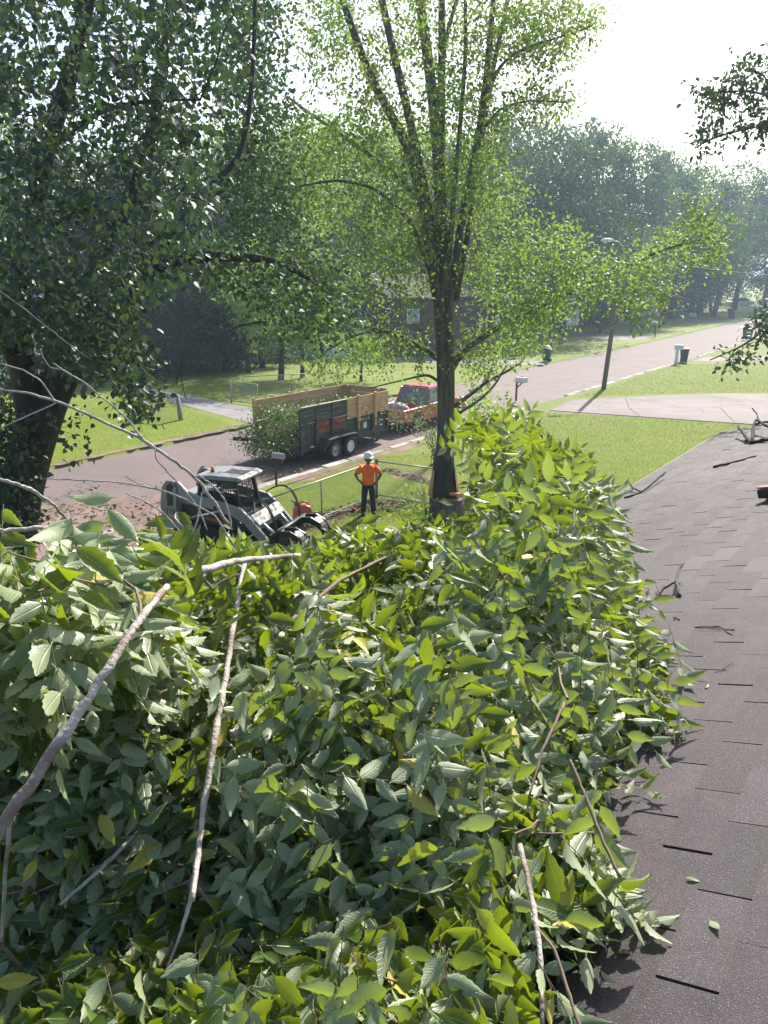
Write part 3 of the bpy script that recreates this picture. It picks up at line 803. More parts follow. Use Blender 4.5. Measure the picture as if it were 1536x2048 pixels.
for j in range(11): z = .9 + j * .085; mb.bar((.59 - (z - .85) * .16, -.44, z), (.59 - (z - .85) * .16, .44, z), .011, .011)
mb.build('wire_screen', m_ld, LX)
mb = MB().box(-.4, .05, -.25, .25, .78, .92).box(-.48, -.36, -.25, .25, .9, 1.45); mb.build('seat', m_black, LX, bevel=.04)
# lift arms and rear towers
armp = [(-1.3, 1.66), (-1.16, 1.79), (-.98, 1.76), (-.78, 1.56), (-.5, 1.46), (.25, 1.34), (.72, 1.24), (1.02, .98), (1.34, .62), (1.62, .3), (1.5, .2), (1.16, .5), (.8, .86), (.5, 1.02), (-.55, 1.24), (-.95, 1.36), (-1.25, 1.5)]
towp = [(-1.5, .55), (-1.52, 1.2), (-1.44, 1.62), (-1.3, 1.8), (-1.12, 1.8), (-1.02, 1.62), (-1.06, 1.1), (-.85, .8), (-.85, .55)]
for s_ in (-1, 1):
    a, b = sorted((s_ * .70, s_ * .80))
    ar = MB().prism(armp, 'y', a, b).build('lift_arm', m_lw, LX, bevel=.018)
    a, b = sorted((s_ * .815, s_ * .85))
    tw = MB().prism(towp, 'y', a, b).build('tower', m_lw, LX, bevel=.015)
    MB().lathe([(.07, s_ * .7), (.07, s_ * .9)], 12, (-1.18, 0, 1.66), 'y').build('pivot_pin', m_ld, tw)
    MB().box(-1.3, -1.13, min(s_ * .86, s_ * .69), max(s_ * .86, s_ * .69), 1.15, 1.66).build('tower_slot', m_ld, tw)
    MB().tube([(-1.0, s_ * .64, .75), (.35, s_ * .64, 1.16)], .045, 8).tube([(-.1, s_ * .64, 1.02), (.75, s_ * .64, 1.12)], .025, 8).build('lift_cylinder', m_chrome, LX)
    MB().tube([(1.0, s_ * .5, .95), (1.62, s_ * .4, .42)], .04, 8).build('tilt_cylinder', m_chrome, LX)
    h = MB()
    for d_ in (0, .07): h.tube([(.65 + 1.0 * math.sin(f * 1.5708), s_ * (.74 + d_ - .1 * f), 1.28 - .85 * f * f + .35 * math.sin(PI * f)) for f in np.linspace(0, 1, 14)], .016, 6)
    h.build('hydraulic_hose', m_black, LX)
MB().tube([(1.05, -.75, .86), (1.05, .75, .86)], .075, 10).build('cross_tube', m_lw, LX)
MB().prism([(.9, .8), (.95, 1.06), (1.2, .84), (1.15, .68)], 'y', -.7, .7).build('cross_plate', MAT('scuffed_steel', (.45, .44, .42), (.2, .19, .18), .6, 5.), LX, bevel=.01)
MB().box(1.45, 1.55, -.6, .6, .1, .62).build('quick_coupler', m_ld, LX, bevel=.01)
txt = text_mesh('model_number', 'T190', .2, m_black, LX, frame((-1.2, -.853, .99), (1, 0, 0), (0, 0, 1), (0, -1, 0)), xs=.85)
MB().box(-1.42, -.98, -.8535, -.851, .76, .84).build('red_plate', m_red_letter, LX)
MB().box(-1.44, -1.4, -.8535, -.851, .76, 1.14).build('red_edge', m_red_letter, LX)
MB().prism([(-.02, 1.2), (.02, 1.27), (.06, 1.24), (.1, 1.27), (.13, 1.2), (.1, 1.14), (.05, 1.12), (.0, 1.14)], 'y', -.803, -.799).build('animal_head_mark', m_black, LX)
MB().box(0.0, .12, -.803, -.799, 1.06, 1.085).build('small_lettering', m_black, LX)
# grapple bucket
gp = MB().box(1.56, 1.64, -.95, .95, .05, .7).tube([(1.62, -.95, .12), (1.62, .95, .12)], .06, 8).tube([(1.66, -.95, .68), (1.66, .95, .68)], .05, 8)
gb = gp.build('grapple_frame', m_black, LX)
for y in np.linspace(-.93, .93, 9):
    MB().tube([(1.62, y, .1), (2.0, y, .04), (2.35, y, .08), (2.6, y, .2)], [.045, .045, .04, .02], 6).build('tine', m_black, gb)
for y0 in (-.62, .62):
    for y in (y0 - .17, y0 + .17):
        pf = [(1.62, .66), (1.8, .78), (2.05, .8), (2.3, .68), (2.45, .45), (2.48, .25), (2.4, .3), (2.33, .46), (2.18, .58), (1.98, .64), (1.8, .62), (1.66, .55)]
        MB().prism(pf, 'y', y - .025, y + .025).build('grapple_arm', m_black, gb)
    mb = MB()
    for (x, z) in ((1.75, .7), (2.1, .72), (2.36, .47)): mb.tube([(x, y0 - .17, z), (x, y0 + .17, z)], .04, 8)
    th = np.linspace(R(75), R(-10), 8); pts = [(2.02 + .42 * math.cos(a), .3 + .46 * math.sin(a)) for a in th] + [(2.02 + .38 * math.cos(a), .3 + .42 * math.sin(a)) for a in th[::-1]]
    mb.prism(pts, 'y', y0 - .16, y0 + .16)
    mb.build('grapple_jaw', m_black, gb)

# ------------------------------------------------------------------ chain-link fence on our side
m_post = MAT('fence_galvanised', (.34, .35, .33), (.22, .23, .21), .5, 16, metal=.45)
def chain_fence(name, label, pts, h=1.2, post_every=2.9, rail_bottom=True, mesh=True, first=True):
    pts = [zed(p, 0) for p in pts]
    t = thing(name, label, 'fence', tuple(pts[0])); o0 = pts[0]
    for i in range(len(pts)):
        q = pts[i] - o0
        MB().tube([q + [0, 0, -.1], q + [0, 0, h + .03]], .028, 8).lathe([(.034, h + .02), (.03, h + .06), (.0001, h + .075)], 8, tuple(q)).build('post', m_post, t)
    for a, b in zip(pts, pts[1:]):
        a, b = a - o0, b - o0; L_ = np.linalg.norm(b - a); d = (b - a) / L_
        MB().tube([a + [0, 0, h - .02], b + [0, 0, h - .02]], .021, 8).build('top_rail', m_post, t)
        if rail_bottom: MB().tube([a + [0, 0, .1], b + [0, 0, .1]], .02, 8).build('bottom_rail', m_post, t)
        k = int(L_ // post_every)
        for i in range(1, k + 1):
            q = a + d * (i * L_ / (k + 1)); MB().tube([q + [0, 0, -.1], q + [0, 0, h - .02]], .022, 8).build('post', m_post, t)
        if mesh:
            mb = MB(); st = .075; H_ = h - .14
            x = -H_
            while x < L_:
                for sgn in (1, -1):
                    u0_, u1_ = x, x + H_; z0_, z1_ = (.1, .1 + H_) if sgn > 0 else (.1 + H_, .1)
                    if u0_ < 0: z0_ += (0 - u0_) * sgn; u0_ = 0
                    if u1_ > L_: z1_ -= (u1_ - L_) * sgn; u1_ = L_
                    if u1_ > u0_ + .02: mb.tube([a + d * u0_ + [0, 0, z0_], a + d * u1_ + [0, 0, z1_]], .0022, 3, cap=False, sm=False)
                x += st
            mb.build('wire_mesh', m_post, t)
    return t
fa, fb, fc = G(565, 986, 1.2), G(752, 921, 1.2), G(872, 936, 1.2)
fa = fa + (fa - fb) * .25
chain_fence('chain_link_fence', 'galvanised chain link fence running past the worker in orange', [fa, fb])
chain_fence('chain_link_fence', 'low chain link fence run ending at the cut tree trunk', [fb + (fc - fb) * .02, fc])

# ------------------------------------------------------------------ gas can
gc = thing('gas_can', 'red plastic gas can standing by the fence post near the loader', 'gas can', tuple(G(605, 1040)), R(20))
m_gas = MAT('red_plastic', (.62, .035, .045), (.5, .03, .035), .4, 5)
k_ = 1.35
rings = []
for z, w, d in ((0, .19, .11), (.03, .2, .12), (.22, .2, .12), (.3, .17, .11), (.345, .08, .07)):
    rings.append([(k_ * w * (abs(math.cos(a)) ** .5) * math.copysign(1, math.cos(a)), k_ * d * (abs(math.sin(a)) ** .5) * math.copysign(1, math.sin(a)), k_ * z) for a in np.linspace(0, 2 * PI, 20, endpoint=False)])
MB().loft(rings).build('tank', m_gas, gc, bevel=.004)
MB().tube([(k_ * .14, 0, k_ * .24), (k_ * .12, 0, k_ * .38), (0, 0, k_ * .41), (-k_ * .08, 0, k_ * .34)], k_ * .02, 8).build('handle', m_gas, gc)
MB().tube([(-k_ * .12, 0, k_ * .3), (-k_ * .15, 0, k_ * .4), (-k_ * .23, 0, k_ * .46)], [k_ * .03, k_ * .025, k_ * .015], 8).build('spout', m_black, gc)
cs = thing('string_trimmer', 'long thin tool lying on the soil beside the red gas can', 'tool', tuple(G(628, 1032)), R(18))
mb = MB().tube([(0, 0, .05), (.5, .02, .07), (1.2, .05, .06)], .018, 6); mb.build('shaft', m_galv, cs)
MB().box(-.12, .1, -.07, .07, .0, .14).build('engine', m_black, cs, bevel=.03)
MB().lathe([(.06, .02), (.06, .1), (.02, .12)], 10, (1.22, .05, 0)).build('head', m_tail, cs)

# ------------------------------------------------------------------ mailboxes and bins
def mailbox(name, label, loc, rz, m_box, m_pst, h=1.05, arm=True, sc=1.0, pw=.09, brace=False):
    t = thing(name, label, 'mailbox', tuple(loc), rz)
    MB().box(-pw / 2, pw / 2, -pw / 2, pw / 2, -.05, h * (1.0 if not brace else 1.12)).build('post', m_pst, t, bevel=.006)
    w, hh, L_ = .085 * sc, .12 * sc, .25 * sc
    arc = [(w * math.cos(a), h + hh + w * math.sin(a)) for a in np.linspace(0, PI, 9)]
    yo = -.12 if not brace else -.26
    b = MB().prism([(w, h), *arc, (-w, h)], 'y', yo - L_, yo + L_ if not brace else yo + L_ * .9).build('box', m_box, t, bevel=.006)
    MB().prism([(w * 1.06, h - .004), *[(x * 1.06, z + .004) for x, z in arc], (-w * 1.06, h - .004)], 'y', yo - L_ - .014, yo - L_ - .001).build('door', m_box, b)
    MB().box(w + .002, w + .012, yo - .02, yo + .02, h + .06, h + .24 * sc).box(w + .002, w + .012, yo - .02, yo + .08, h + .2 * sc, h + .24 * sc).build('flag', m_red_letter, b)
    MB().box(-.07, .07, yo - .2, yo + .22, h - .03, h - .002).build('bracket', m_pst, t)
    if brace: MB().bar((0, 0, h - .35), (0, -.3, h - .05), .06, .06).build('brace', m_pst, t)
    return t
m_wood_post = MAT('weathered_post', (.15, .11, .08), (.08, .06, .045), .9, 8, stretch=(1, 1, .2))
m_greybox = MAT('grey_mailbox', (.3, .33, .34), (.22, .24, .25), .45, 6)
mb1 = mailbox('mailbox', 'grey mailbox on a thin black post behind the loader', G(553, 973), -AZ + PI / 2 + .1, m_greybox, m_black, h=.97, sc=.88, pw=.06)
MB().box(-.05, .05, -.3, .2, .82, .93).build('newspaper_tube', m_black, mb1, bevel=.02)
MB().box(-.03, .03, -.31, -.301, .84, .9).build('tube_mark', m_tail, mb1)
mailbox('mailbox', 'white mailbox on a braced dark wooden post above the leafy branch tip', G(1032, 800), -AZ + PI / 2, m_white, m_wood_post, h=1.0, sc=1.35, brace=True)
t = thing('mailbox', 'white plastic mailbox and post beside the black bin on the kerb', 'mailbox', tuple(G(1352, 728)), -AZ + PI / 2)
MB().box(-.1, .1, -.1, .1, 0, 1.1).box(-.13, .13, -.13, .13, 0, .28).box(-.13, .13, -.13, .13, .5, .56).build('post', m_white, t, bevel=.015)
b = MB().prism([(.16, 1.1), *[(.16 * math.cos(a), 1.32 + .16 * math.sin(a)) for a in np.linspace(0, PI, 9)], (-.16, 1.1)], 'y', -.42, .2).build('box', m_white, t, bevel=.01)
MB().box(-.14, .14, -.435, -.421, 1.12, 1.42).build('door', m_white, b)
mailbox('mailbox', 'dark mailbox on a leaning post on the lawn across the street', G(1310, 674), -AZ - PI / 2, m_galv, m_black, h=1.35, sc=1.5, pw=.1).rotation_euler[1] = R(10)
m_bin = MAT('black_bin', (.03, .032, .037), (.018, .02, .023), .55, 4)
def bin_(label, loc, rz, h=1.05, mt=None, lid=True, tilt=0):
    mt = mt or m_bin
    t = thing('trash_bin', label, 'bin', tuple(loc), rz, 'wheeled bins out along the street'); t.rotation_euler[0] = tilt
    w0, w1 = .22 * h, .29 * h
    rings = [[(sx * w, sy * w * 1.1, z) for sx, sy in ((-1, -1), (1, -1), (1, 1), (-1, 1))] for w, z in ((w0, .06), (w1, h * .9))]
    MB().loft(rings, sm=False).build('body', mt, t, bevel=.02)
    MB().box(-w1 * 1.08, w1 * 1.08, -w1 * 1.2, w1 * 1.15, h * .9, h * .945).build('rim', mt, t, bevel=.01)
    MB().prism([(-w1 * 1.25, h * .95), (-w1 * 1.1, h * .99), (w1 * .9, h * 1.02), (w1 * 1.25, h * .95)], 'x', -w1 * 1.05, w1 * 1.05).build('lid', mt, t, bevel=.012)
    MB().tube([(-w1 * .9, w1 * 1.35, h * .93), (w1 * .9, w1 * 1.35, h * .93)], .02 * h, 8).build('handle', mt, t)
    for s_ in (-1, 1): MB().lathe([(.12 * h, s_ * w0 * .8), (.12 * h, s_ * w0 * 1.1)], 14, (0, w0 * 1.1, .12 * h), 'x').build('wheel', m_rubber, t)
    return t
bin_('black wheeled bin beside the white mailbox on the kerb', G(1367, 725), -AZ + .3, 1.1)
bin_('dark brown wheeled bin at the kerb near the right leafy branch', G(1494, 679), -AZ + 1.2, 1.3, MAT('brown_bin', (.075, .05, .042), (.05, .035, .03), .6, 4))
b3 = bin_('dark green wheeled bin with a bag bulging out, across the street', G(1093, 723), -AZ - 1.4, 1.0, MAT('green_bin', (.02, .05, .045), (.014, .035, .03), .55, 4))
bg_ = thing('trash_bag', 'pale green bag bulging from the bin across the street', 'bag', tuple(G(1093, 723) + [0, 0, 1.0]), 0)
rings = [[(r_ * math.cos(a) * (1 + .15 * math.sin(5 * a)), r_ * math.sin(a), z) for a in np.linspace(0, 2 * PI, 14, endpoint=False)] for r_, z in ((.2, .0), (.28, .08), (.24, .2), (.1, .27))]
MB().loft(rings).build('sack', MAT('pale_green_plastic', (.45, .62, .5), (.3, .45, .36), .4, 8), bg_)
bin_('dark wheeled bin far down the street beside the multi stemmed tree', G(1462, 637), -AZ - 1.2, 1.45, MAT('slate_bin', (.05, .055, .075), (.035, .04, .055), .6, 4), tilt=R(3))

# ------------------------------------------------------------------ street lamp and wire
lp = G(1207, 778)
sl_ = thing('street_lamp', 'leaning wooden street lamp pole with a curved arm over the lawn', 'street lamp', tuple(lp))
m_pole = MAT('lamp_pole_wood', (.2, .155, .125), (.12, .09, .072), .9, 5, stretch=(1, 1, .12))
tp = np.array([.55, .2, 7.6])
MB().tube([(0, 0, -.1), tp * .5, tp], [.15, .13, .105], 12).build('pole', m_pole, sl_)
arm = [tp * .96, tp + [.25, 0, .35], tp + [.12, -.05, .72], tp + [-.3, -.1, .9], tp + [-.75, -.2, .94]]
arm = [tp * .965 + [0.06, 0, 0], tp + [.1, 0, .2], tp + [-.02, -.05, .58], tp + [-.3, -.1, .85], tp + [-.7, -.18, .95]]
MB().tube(arm, .035, 8).build('arm', m_galv, sl_)
hp = tp + [-.95, -.22, .93]
rings = [[(hp[0] + x, hp[1] + w * math.cos(a), hp[2] + .02 + h_ * math.sin(a)) for a in np.linspace(0, 2 * PI, 12, endpoint=False)] for x, w, h_ in ((.28, .06, .05), (.1, .14, .11), (-.2, .17, .12), (-.4, .12, .07))]
hd = MB().loft(rings).build('lamp_head', m_white, sl_)
MB().lathe([(.12, -.03), (.11, -.12), (.04, -.17), (.0001, -.175)], 14, tuple(hp + [-.18, 0, 0])).build('lens', GLASS('lamp_lens', (.6, .6, .55), .2), hd)
ow = thing('overhead_wire', 'thin overhead wire running right from the street lamp arm', 'wire', tuple(lp))
q0, q1 = AT(1250, 510, 50) - lp, AT(1760, 552, 60) - lp
MB().tube([q0 + (q1 - q0) * f + [0, 0, -.5 * 4 * f * (1 - f)] for f in np.linspace(0, 1, 14)], .014, 5).build('cable', m_galv, ow)

# ------------------------------------------------------------------ parked cars
def car(name, label, loc, rz, paint, suv=False, L_=4.5, W_=.88, Hh=1.5):
    t = thing(name, label, 'car', tuple(loc), rz)
    h = L_ / 2; b = Hh * .58
    pr_ = [(-h, .38), (-h - .02, b * .85), (-h + .15, b), (-h * .62 if not suv else -h + .1, b + .02), (h * .36, b + .02), (h - .35, b * .9), (h - .05, b * .72), (h, .4), (h * .82, .22), (-h * .85, .22)]
    MB().prism(pr_, 'x', -W_, W_).build('body', paint, t, bevel=.08, seg=3)
    lo, hi = W_ - .05, W_ - .22
    y0, y1, y2, y3 = (-h + .12, -h + .3, .1, h * .42) if suv else (-h * .68, -h * .3, .12, h * .4)
    V = [(-lo, y0, b), (lo, y0, b), (lo, y3, b), (-lo, y3, b), (-hi, y1, Hh), (hi, y1, Hh), (hi, y2, Hh), (-hi, y2, Hh)]
    gh = MB().add(V, [(0, 1, 5, 4), (1, 2, 6, 5), (2, 3, 7, 6), (3, 0, 4, 7)]).build('window', m_glass_dark, t)
    rf = MB().add([(-hi - .02, y1 - .04, Hh + .002), (hi + .02, y1 - .04, Hh + .002), (hi + .02, y2 + .04, Hh + .002), (-hi - .02, y2 + .04, Hh + .002), (-hi + .05, y1 + .05, Hh + .05), (hi - .05, y1 + .05, Hh + .05), (hi - .05, y2 - .05, Hh + .05), (-hi + .05, y2 - .05, Hh + .05)],
                  [(0, 1, 5, 4), (1, 2, 6, 5), (2, 3, 7, 6), (3, 0, 4, 7), (4, 5, 6, 7), (3, 2, 1, 0)])
    for a, c in ((0, 4), (1, 5), (2, 6), (3, 7)): rf.bar(V[a], V[c], .07, .07)
    for s_ in (-1, 1): rf.bar((s_ * lo, -.1, b), (s_ * hi, -.15, Hh), .07, .05)
    rf.build('roof', paint, t)
    for s_ in (-1, 1):
        for y in (-h * .6, h * .62): wheel(t, (s_ * (W_ - .1), y, .33), .33, .21, m_rim_grey, face=s_, n=18)
        a, c = sorted((s_ * .45, s_ * .8))
        MB().box(a, c, h - .03, h + .02, b * .62, b * .8).build('headlight', GLASS('headlamp', (.8, .8, .8), .1), t)
        MB().box(a, c, -h - .03, -h + .02, b * .65, b * .85).build('tail_light', m_tail, t)
    MB().box(-.5, .5, h + .0, h + .03, .38, b * .6).build('grille', m_black, t)
    return t
p_white = MAT('car_white', (.78, .79, .8), (.7, .71, .72), .3, 1, coat=.6)
p_silver = MAT('car_silver', (.42, .44, .44), (.36, .38, .38), .35, 1, metal=.4, coat=.5)
car('parked_car', 'white car facing the camera at the far end of the street', zed(G(1524, 634), -.09), -AZ + PI + R(3), p_white, Hh=1.7, W_=.95)
car('parked_car', 'silver car parked crosswise behind the single trunked shade tree', G(1275, 634), -AZ + PI / 2 + .5, p_silver, suv=True, L_=4.8, Hh=1.7)
car('parked_car', 'dark car parked beside the silver car across the street', G(1345, 636), -AZ + PI / 2 + .4, MAT('car_slate', (.08, .085, .1), None, .3, 1, coat=.5), L_=4.6)
car('parked_car', 'pale car parked by the house at the far end of the street', AT(1478, 612, 170), -AZ + PI / 2 + .5, p_silver, L_=5.2, Hh=1.7)
# yard things beyond the silver car
yb = thing('yard_block', 'white box standing on the far lawn behind the dark car', 'box', tuple(G(1385, 633)), 0)
MB().box(-.5, .5, -.4, .4, 0, .5).box(-.54, .54, -.44, .44, .5, .56).build('cabinet', m_white, yb, bevel=.03)

# ------------------------------------------------------------------ gates across the street
gt = thing('gate_post', 'weathered wooden gate post with a pipe rail on the lawn across the street', 'gate post', tuple(G(362, 840)), 0)
MB().tube([(0, 0, -.1), (-.1, 0, 1.2)], [.11, .095], 10).build('post', MAT('silvery_wood', (.33, .31, .29), (.2, .185, .17), .9, 6, stretch=(1, 1, .15)), gt)
MB().tube([(-.1, 0, 1.15), (-1.0, .35, 1.3), (-2.2, .8, 1.28)], .03, 8).build('rail', m_post, gt)
MB().tube([(-2.2, .8, 1.28), (-2.2, .8, .0)], .03, 8).build('upright', m_post, gt)
w_ = MB()
for i in range(18): w_.tube([(-.15 - i * .115, .02 + i * .043, 1.2), (-.15 - i * .115, .02 + i * .043, .08)], .0055, 3, cap=False)
for j in range(12): w_.tube([(-.1, 0, .1 + j * .095), (-2.2, .8, .1 + j * .095)], .0055, 3, cap=False)
w_.build('wire_mesh', m_post, gt)
g2 = G(463, 806); g3 = G(510, 812)
gg = thing('chain_link_gate', 'grey pipe framed chain link gate standing open beside the driveway', 'gate', tuple(g2)); v = zed(g3 - g2, 0); v = v / np.linalg.norm(v) * 2.0
MB().tube([(0, 0, -.05), (0, 0, 1.25)], .045, 8).build('post', m_post, gg)
MB().tube([(0, 0, 1.15), v + [0, 0, 1.15], v + [0, 0, .12], (0, 0, .12)], .022, 8).build('frame', m_post, gg)
w_ = MB()
for i in range(1, 16):
    f = i / 16; w_.tube([v * f + [0, 0, .12], v * f + [0, 0, 1.15]], .0055, 3, cap=False)
for j in range(10): w_.tube([np.r_[0, 0, .15 + j * .1], v + [0, 0, .15 + j * .1]], .0055, 3, cap=False)
w_.build('wire_mesh', m_post, gg)
chain_fence('chain_link_fence', 'chain link fence along the wooded yard across the street', [g2 + [.3, 2.2, 0], g2 + [5.5, 4.5, 0]], h=1.15)

# ------------------------------------------------------------------ flag at the white house
fl = thing('flag', 'red and white striped flag hanging on the white house', 'flag', tuple(AT(88, 790, 41)))
m_fr, m_fw = MAT('flag_red', (.5, .05, .07), None, .8), MAT('flag_white', (.7, .68, .68), None, .8)
MB().tube([(0, 0, 0), (0, .0, 2.8)], .03, 8).build('pole', m_white, fl)
for k in range(7):
    mb = MB(); V = []
    for j in range(7):
        z = 2.7 - j * .2; x = k * .13; w = .05 * math.sin(j * 1.1 + k * .8)
        V += [(x + j * .03, w, z - k * .06), (x + .13 + j * .03, w + .02, z - .06 - k * .06)]
    mb.add(V, [(2 * j, 2 * j + 1, 2 * j + 3, 2 * j + 2) for j in range(6)])
    o = mb.build('stripe', m_fr if k % 2 == 0 else m_fw, fl)
    so = o.modifiers.new('solid', 'SOLIDIFY'); so.thickness = .006

# ------------------------------------------------------------------ the worker
m_skin = MAT('skin', (.15, .085, .06), (.12, .068, .048), .6, 20)
m_shirt = MAT('orange_shirt', (1.0, .19, .03), (.92, .15, .025), .85, 6, bump=.35, bscale=26)
m_jeans = MAT('navy_jeans', (.022, .032, .06), (.013, .02, .04), .9, 14, bump=.2)
m_hat = MAT('white_hard_hat', (.7, .74, .76), (.66, .7, .72), .35, 3)
m_boot = MAT('boots', (.05, .035, .025), None, .8)
pw_ = thing('person', 'worker in an orange T-shirt, navy trousers and white hard hat, hands on hips', 'person', tuple(G(737, 1030)), R(6))
VV = []; EE = []; RR = []
def node(p, r, par=None):
    VV.append(p); RR.append(r)
    if par is not None: EE.append((par, len(VV) - 1))
    return len(VV) - 1
pel = node((0, 0, .97), .13)
bel = node((0, .0, 1.14), .125, pel); ch = node((0, 0, 1.33), .115, bel); nb_ = node((0, .0, 1.48), .06, ch)
nk = node((0, -.005, 1.56), .058, nb_); jw = node((0, -.03, 1.62), .07, nk); hd_ = node((0, -.02, 1.69), .094, jw); ht = node((0, -.01, 1.77), .075, hd_)
ns_ = node((0, -.135, 1.665), .016, hd_)
for s_ in (-1, 1):
    node((s_ * .105, 0, 1.68), .02, hd_)
    sh_ = node((s_ * .175, .0, 1.43), .05, ch); el = node((s_ * .375, .07, 1.2), .047, sh_); fa_ = node((s_ * .30, .0, 1.1), .043, el)
    wr = node((s_ * .225, -.06, 1.02), .031, fa_); ha = node((s_ * .185, -.095, .985), .034, wr)
    for k, (dx, dy, dz) in enumerate(((-.035, -.055, -.03), (-.028, -.05, -.055), (-.018, -.045, -.072), (-.006, -.04, -.08))):
        f1 = node((s_ * (.185 + dx * .5), -.095 + dy * .45, .985 + dz * .55), .0115, ha); node((s_ * (.185 + dx), -.095 + dy * .6, .985 + dz), .0095, f1)
    th_ = node((s_ * .2, -.04, .985), .013, wr); node((s_ * .17, -.0, .965), .011, th_)
    hp_ = node((s_ * .095, 0, .9), .1, pel); kn = node((s_ * .125, -.015, .5), .068, hp_); an = node((s_ * .15, .03, .1), .045, kn); node((s_ * .17, -.12, .045), .04, an)
me = bpy.data.meshes.new('body'); me.from_pydata(VV, EE, []); me.update()
bo = link('body', me, pw_); me.materials.append(m_skin)
sk = bo.modifiers.new('skin', 'SKIN'); sk.use_smooth_shade = True
for i, r_ in enumerate(RR):
    d_ = me.skin_vertices[0].data[i]; d_.radius = (r_, r_); d_.use_root = (i == 0)
su = bo.modifiers.new('sub', 'SUBSURF'); su.levels = 1; su.render_levels = 2
def ering(cx, cy, z, a, b, n=24, p=2.3):
    return [(cx + a * math.copysign(abs(math.cos(t)) ** (2 / p), math.cos(t)), cy + b * math.copysign(abs(math.sin(t)) ** (2 / p), math.sin(t)), z) for t in np.linspace(0, 2 * PI, n, endpoint=False)]
def wr_(r, amt, seed):
    q = np.random.default_rng(seed); return [(x * (1 + q.normal(0, amt)), y * (1 + q.normal(0, amt)), z) for x, y, z in r]
mb = MB()
mb.loft([wr_(ering(0, 0, z, a, b), .012, i) for i, (z, a, b) in enumerate(((.93, .185, .14), (1.0, .18, .14), (1.1, .172, .135), (1.22, .178, .14), (1.34, .195, .145), (1.43, .195, .13), (1.49, .14, .105), (1.525, .075, .075)))])
for s_ in (-1, 1):
    A_, B_ = np.array((s_ * .15, 0, 1.445)), np.array((s_ * .315, .045, 1.27))
    mb.tube([A_, A_ * .55 + B_ * .45, B_], [.098, .09, .084], 14)
mb.build('t_shirt', m_shirt, pw_)
mb = MB()
for k, (w, z) in enumerate(((.08, 1.385), (.085, 1.36), (.075, 1.335))): mb.box(-w, w, -.158, -.147, z - .008, z + .006)
mb.build('chest_print', MAT('faded_print', (.9, .3, .2), (.8, .25, .16), .8), pw_)
mb = MB()
mb.loft([ering(0, 0, z, a, b) for z, a, b in ((.84, .175, .125), (.9, .172, .125), (.98, .16, .12))])
for s_ in (-1, 1):
    pts = [(s_ * .09, 0, .88), (s_ * .105, -.005, .7), (s_ * .125, -.012, .5), (s_ * .142, .01, .28), (s_ * .152, .025, .09)]
    mb.loft([[(x + r_ * math.cos(t), y + r_ * 1.08 * math.sin(t), z) for t in np.linspace(0, 2 * PI, 16, endpoint=False)] for (x, y, z), r_ in zip(pts, (.1, .094, .08, .074, .076))])
mb.build('trousers', m_jeans, pw_)
for s_ in (-1, 1):
    MB().loft([ering(s_ * .158, -.035, z, a, b) for z, a, b in ((0, .055, .15), (.05, .056, .145), (.085, .05, .11), (.13, .047, .07))]).build('boot', m_boot, pw_)
mb = MB().lathe([(.135, 1.735), (.128, 1.78), (.115, 1.83), (.08, 1.872), (.03, 1.888), (.0001, 1.89)], 24, (0, -.005, 0))
mb.loft([ering(0, -.02, 1.728, .155, .185, 28, 2.0), ering(0, -.018, 1.74, .15, .178, 28, 2.0), ering(0, -.01, 1.748, .128, .14, 28, 2)])
mb.tube([(0, -.12, 1.79), (0, -.07, 1.868), (0, 0, 1.897), (0, .07, 1.868), (0, .12, 1.79)], .014, 6)
mb.build('hard_hat', m_hat, pw_)
mb = MB().lathe([(.098, 1.62), (.104, 1.68), (.1, 1.74)], 18, (0, .012, 0)); mb.build('hair', MAT('black_hair', (.012, .01, .01), None, .9), pw_)
fm = MB()
for s_ in (-1, 1): fm.lathe([(.0001, -.008), (.012, -.002), (.0001, .008)], 8, (s_ * .036, -.108, 1.695), 'y')
fm.build('eyes', m_black, bo)

# ------------------------------------------------------------------ foliage machinery
def unit(a): return a / (np.linalg.norm(a, axis=-1, keepdims=True) + 1e-9)
def leaf_batch(T, TF, P, D, N, S, TUV=None):
    D = unit(np.asarray(D, float)); X = unit(np.cross(D, N)); N = np.cross(X, D)
    V = P[:, None, :] + S[:, None, None] * (T[None, :, 0, None] * X[:, None, :] + T[None, :, 1, None] * D[:, None, :] + T[None, :, 2, None] * N[:, None, :])
    n, k = V.shape[:2]
    F = (TF[None] + (np.arange(n) * k)[:, None, None]).reshape(-1, TF.shape[1])
    uv = None if TUV is None else np.tile(TUV, (n, 1))
    return V.reshape(-1, 3), F, uv
T_DIA = np.array([(0, 0, 0), (.26, .45, .07), (0, 1, -.1), (-.26, .45, .07)], float); F_DIA = np.array([(0, 1, 2), (0, 2, 3)])
T_OVAL = np.array([(0, 0, 0), (.22, .22, .05), (.27, .55, .06), (0, 1, -.12), (-.27, .55, .06), (-.22, .22, .05), (0, .5, 0)], float)
F_OVAL = np.array([(0, 1, 6), (1, 2, 6), (2, 3, 6), (3, 4, 6), (4, 5, 6), (5, 0, 6)])
T_HEART = np.array([(0, .06, 0), (.25, 0, .05), (.44, .2, .08), (.4, .5, .06), (.17, .82, 0), (0, 1.05, -.1), (-.17, .82, 0), (-.4, .5, .06), (-.44, .2, .08), (-.25, 0, .05), (0, .45, 0)], float)
F_HEART = np.array([(i, (i + 1) % 10, 10) for i in range(10)])
UV_HEART = T_HEART[:, :2] * [2, 1]

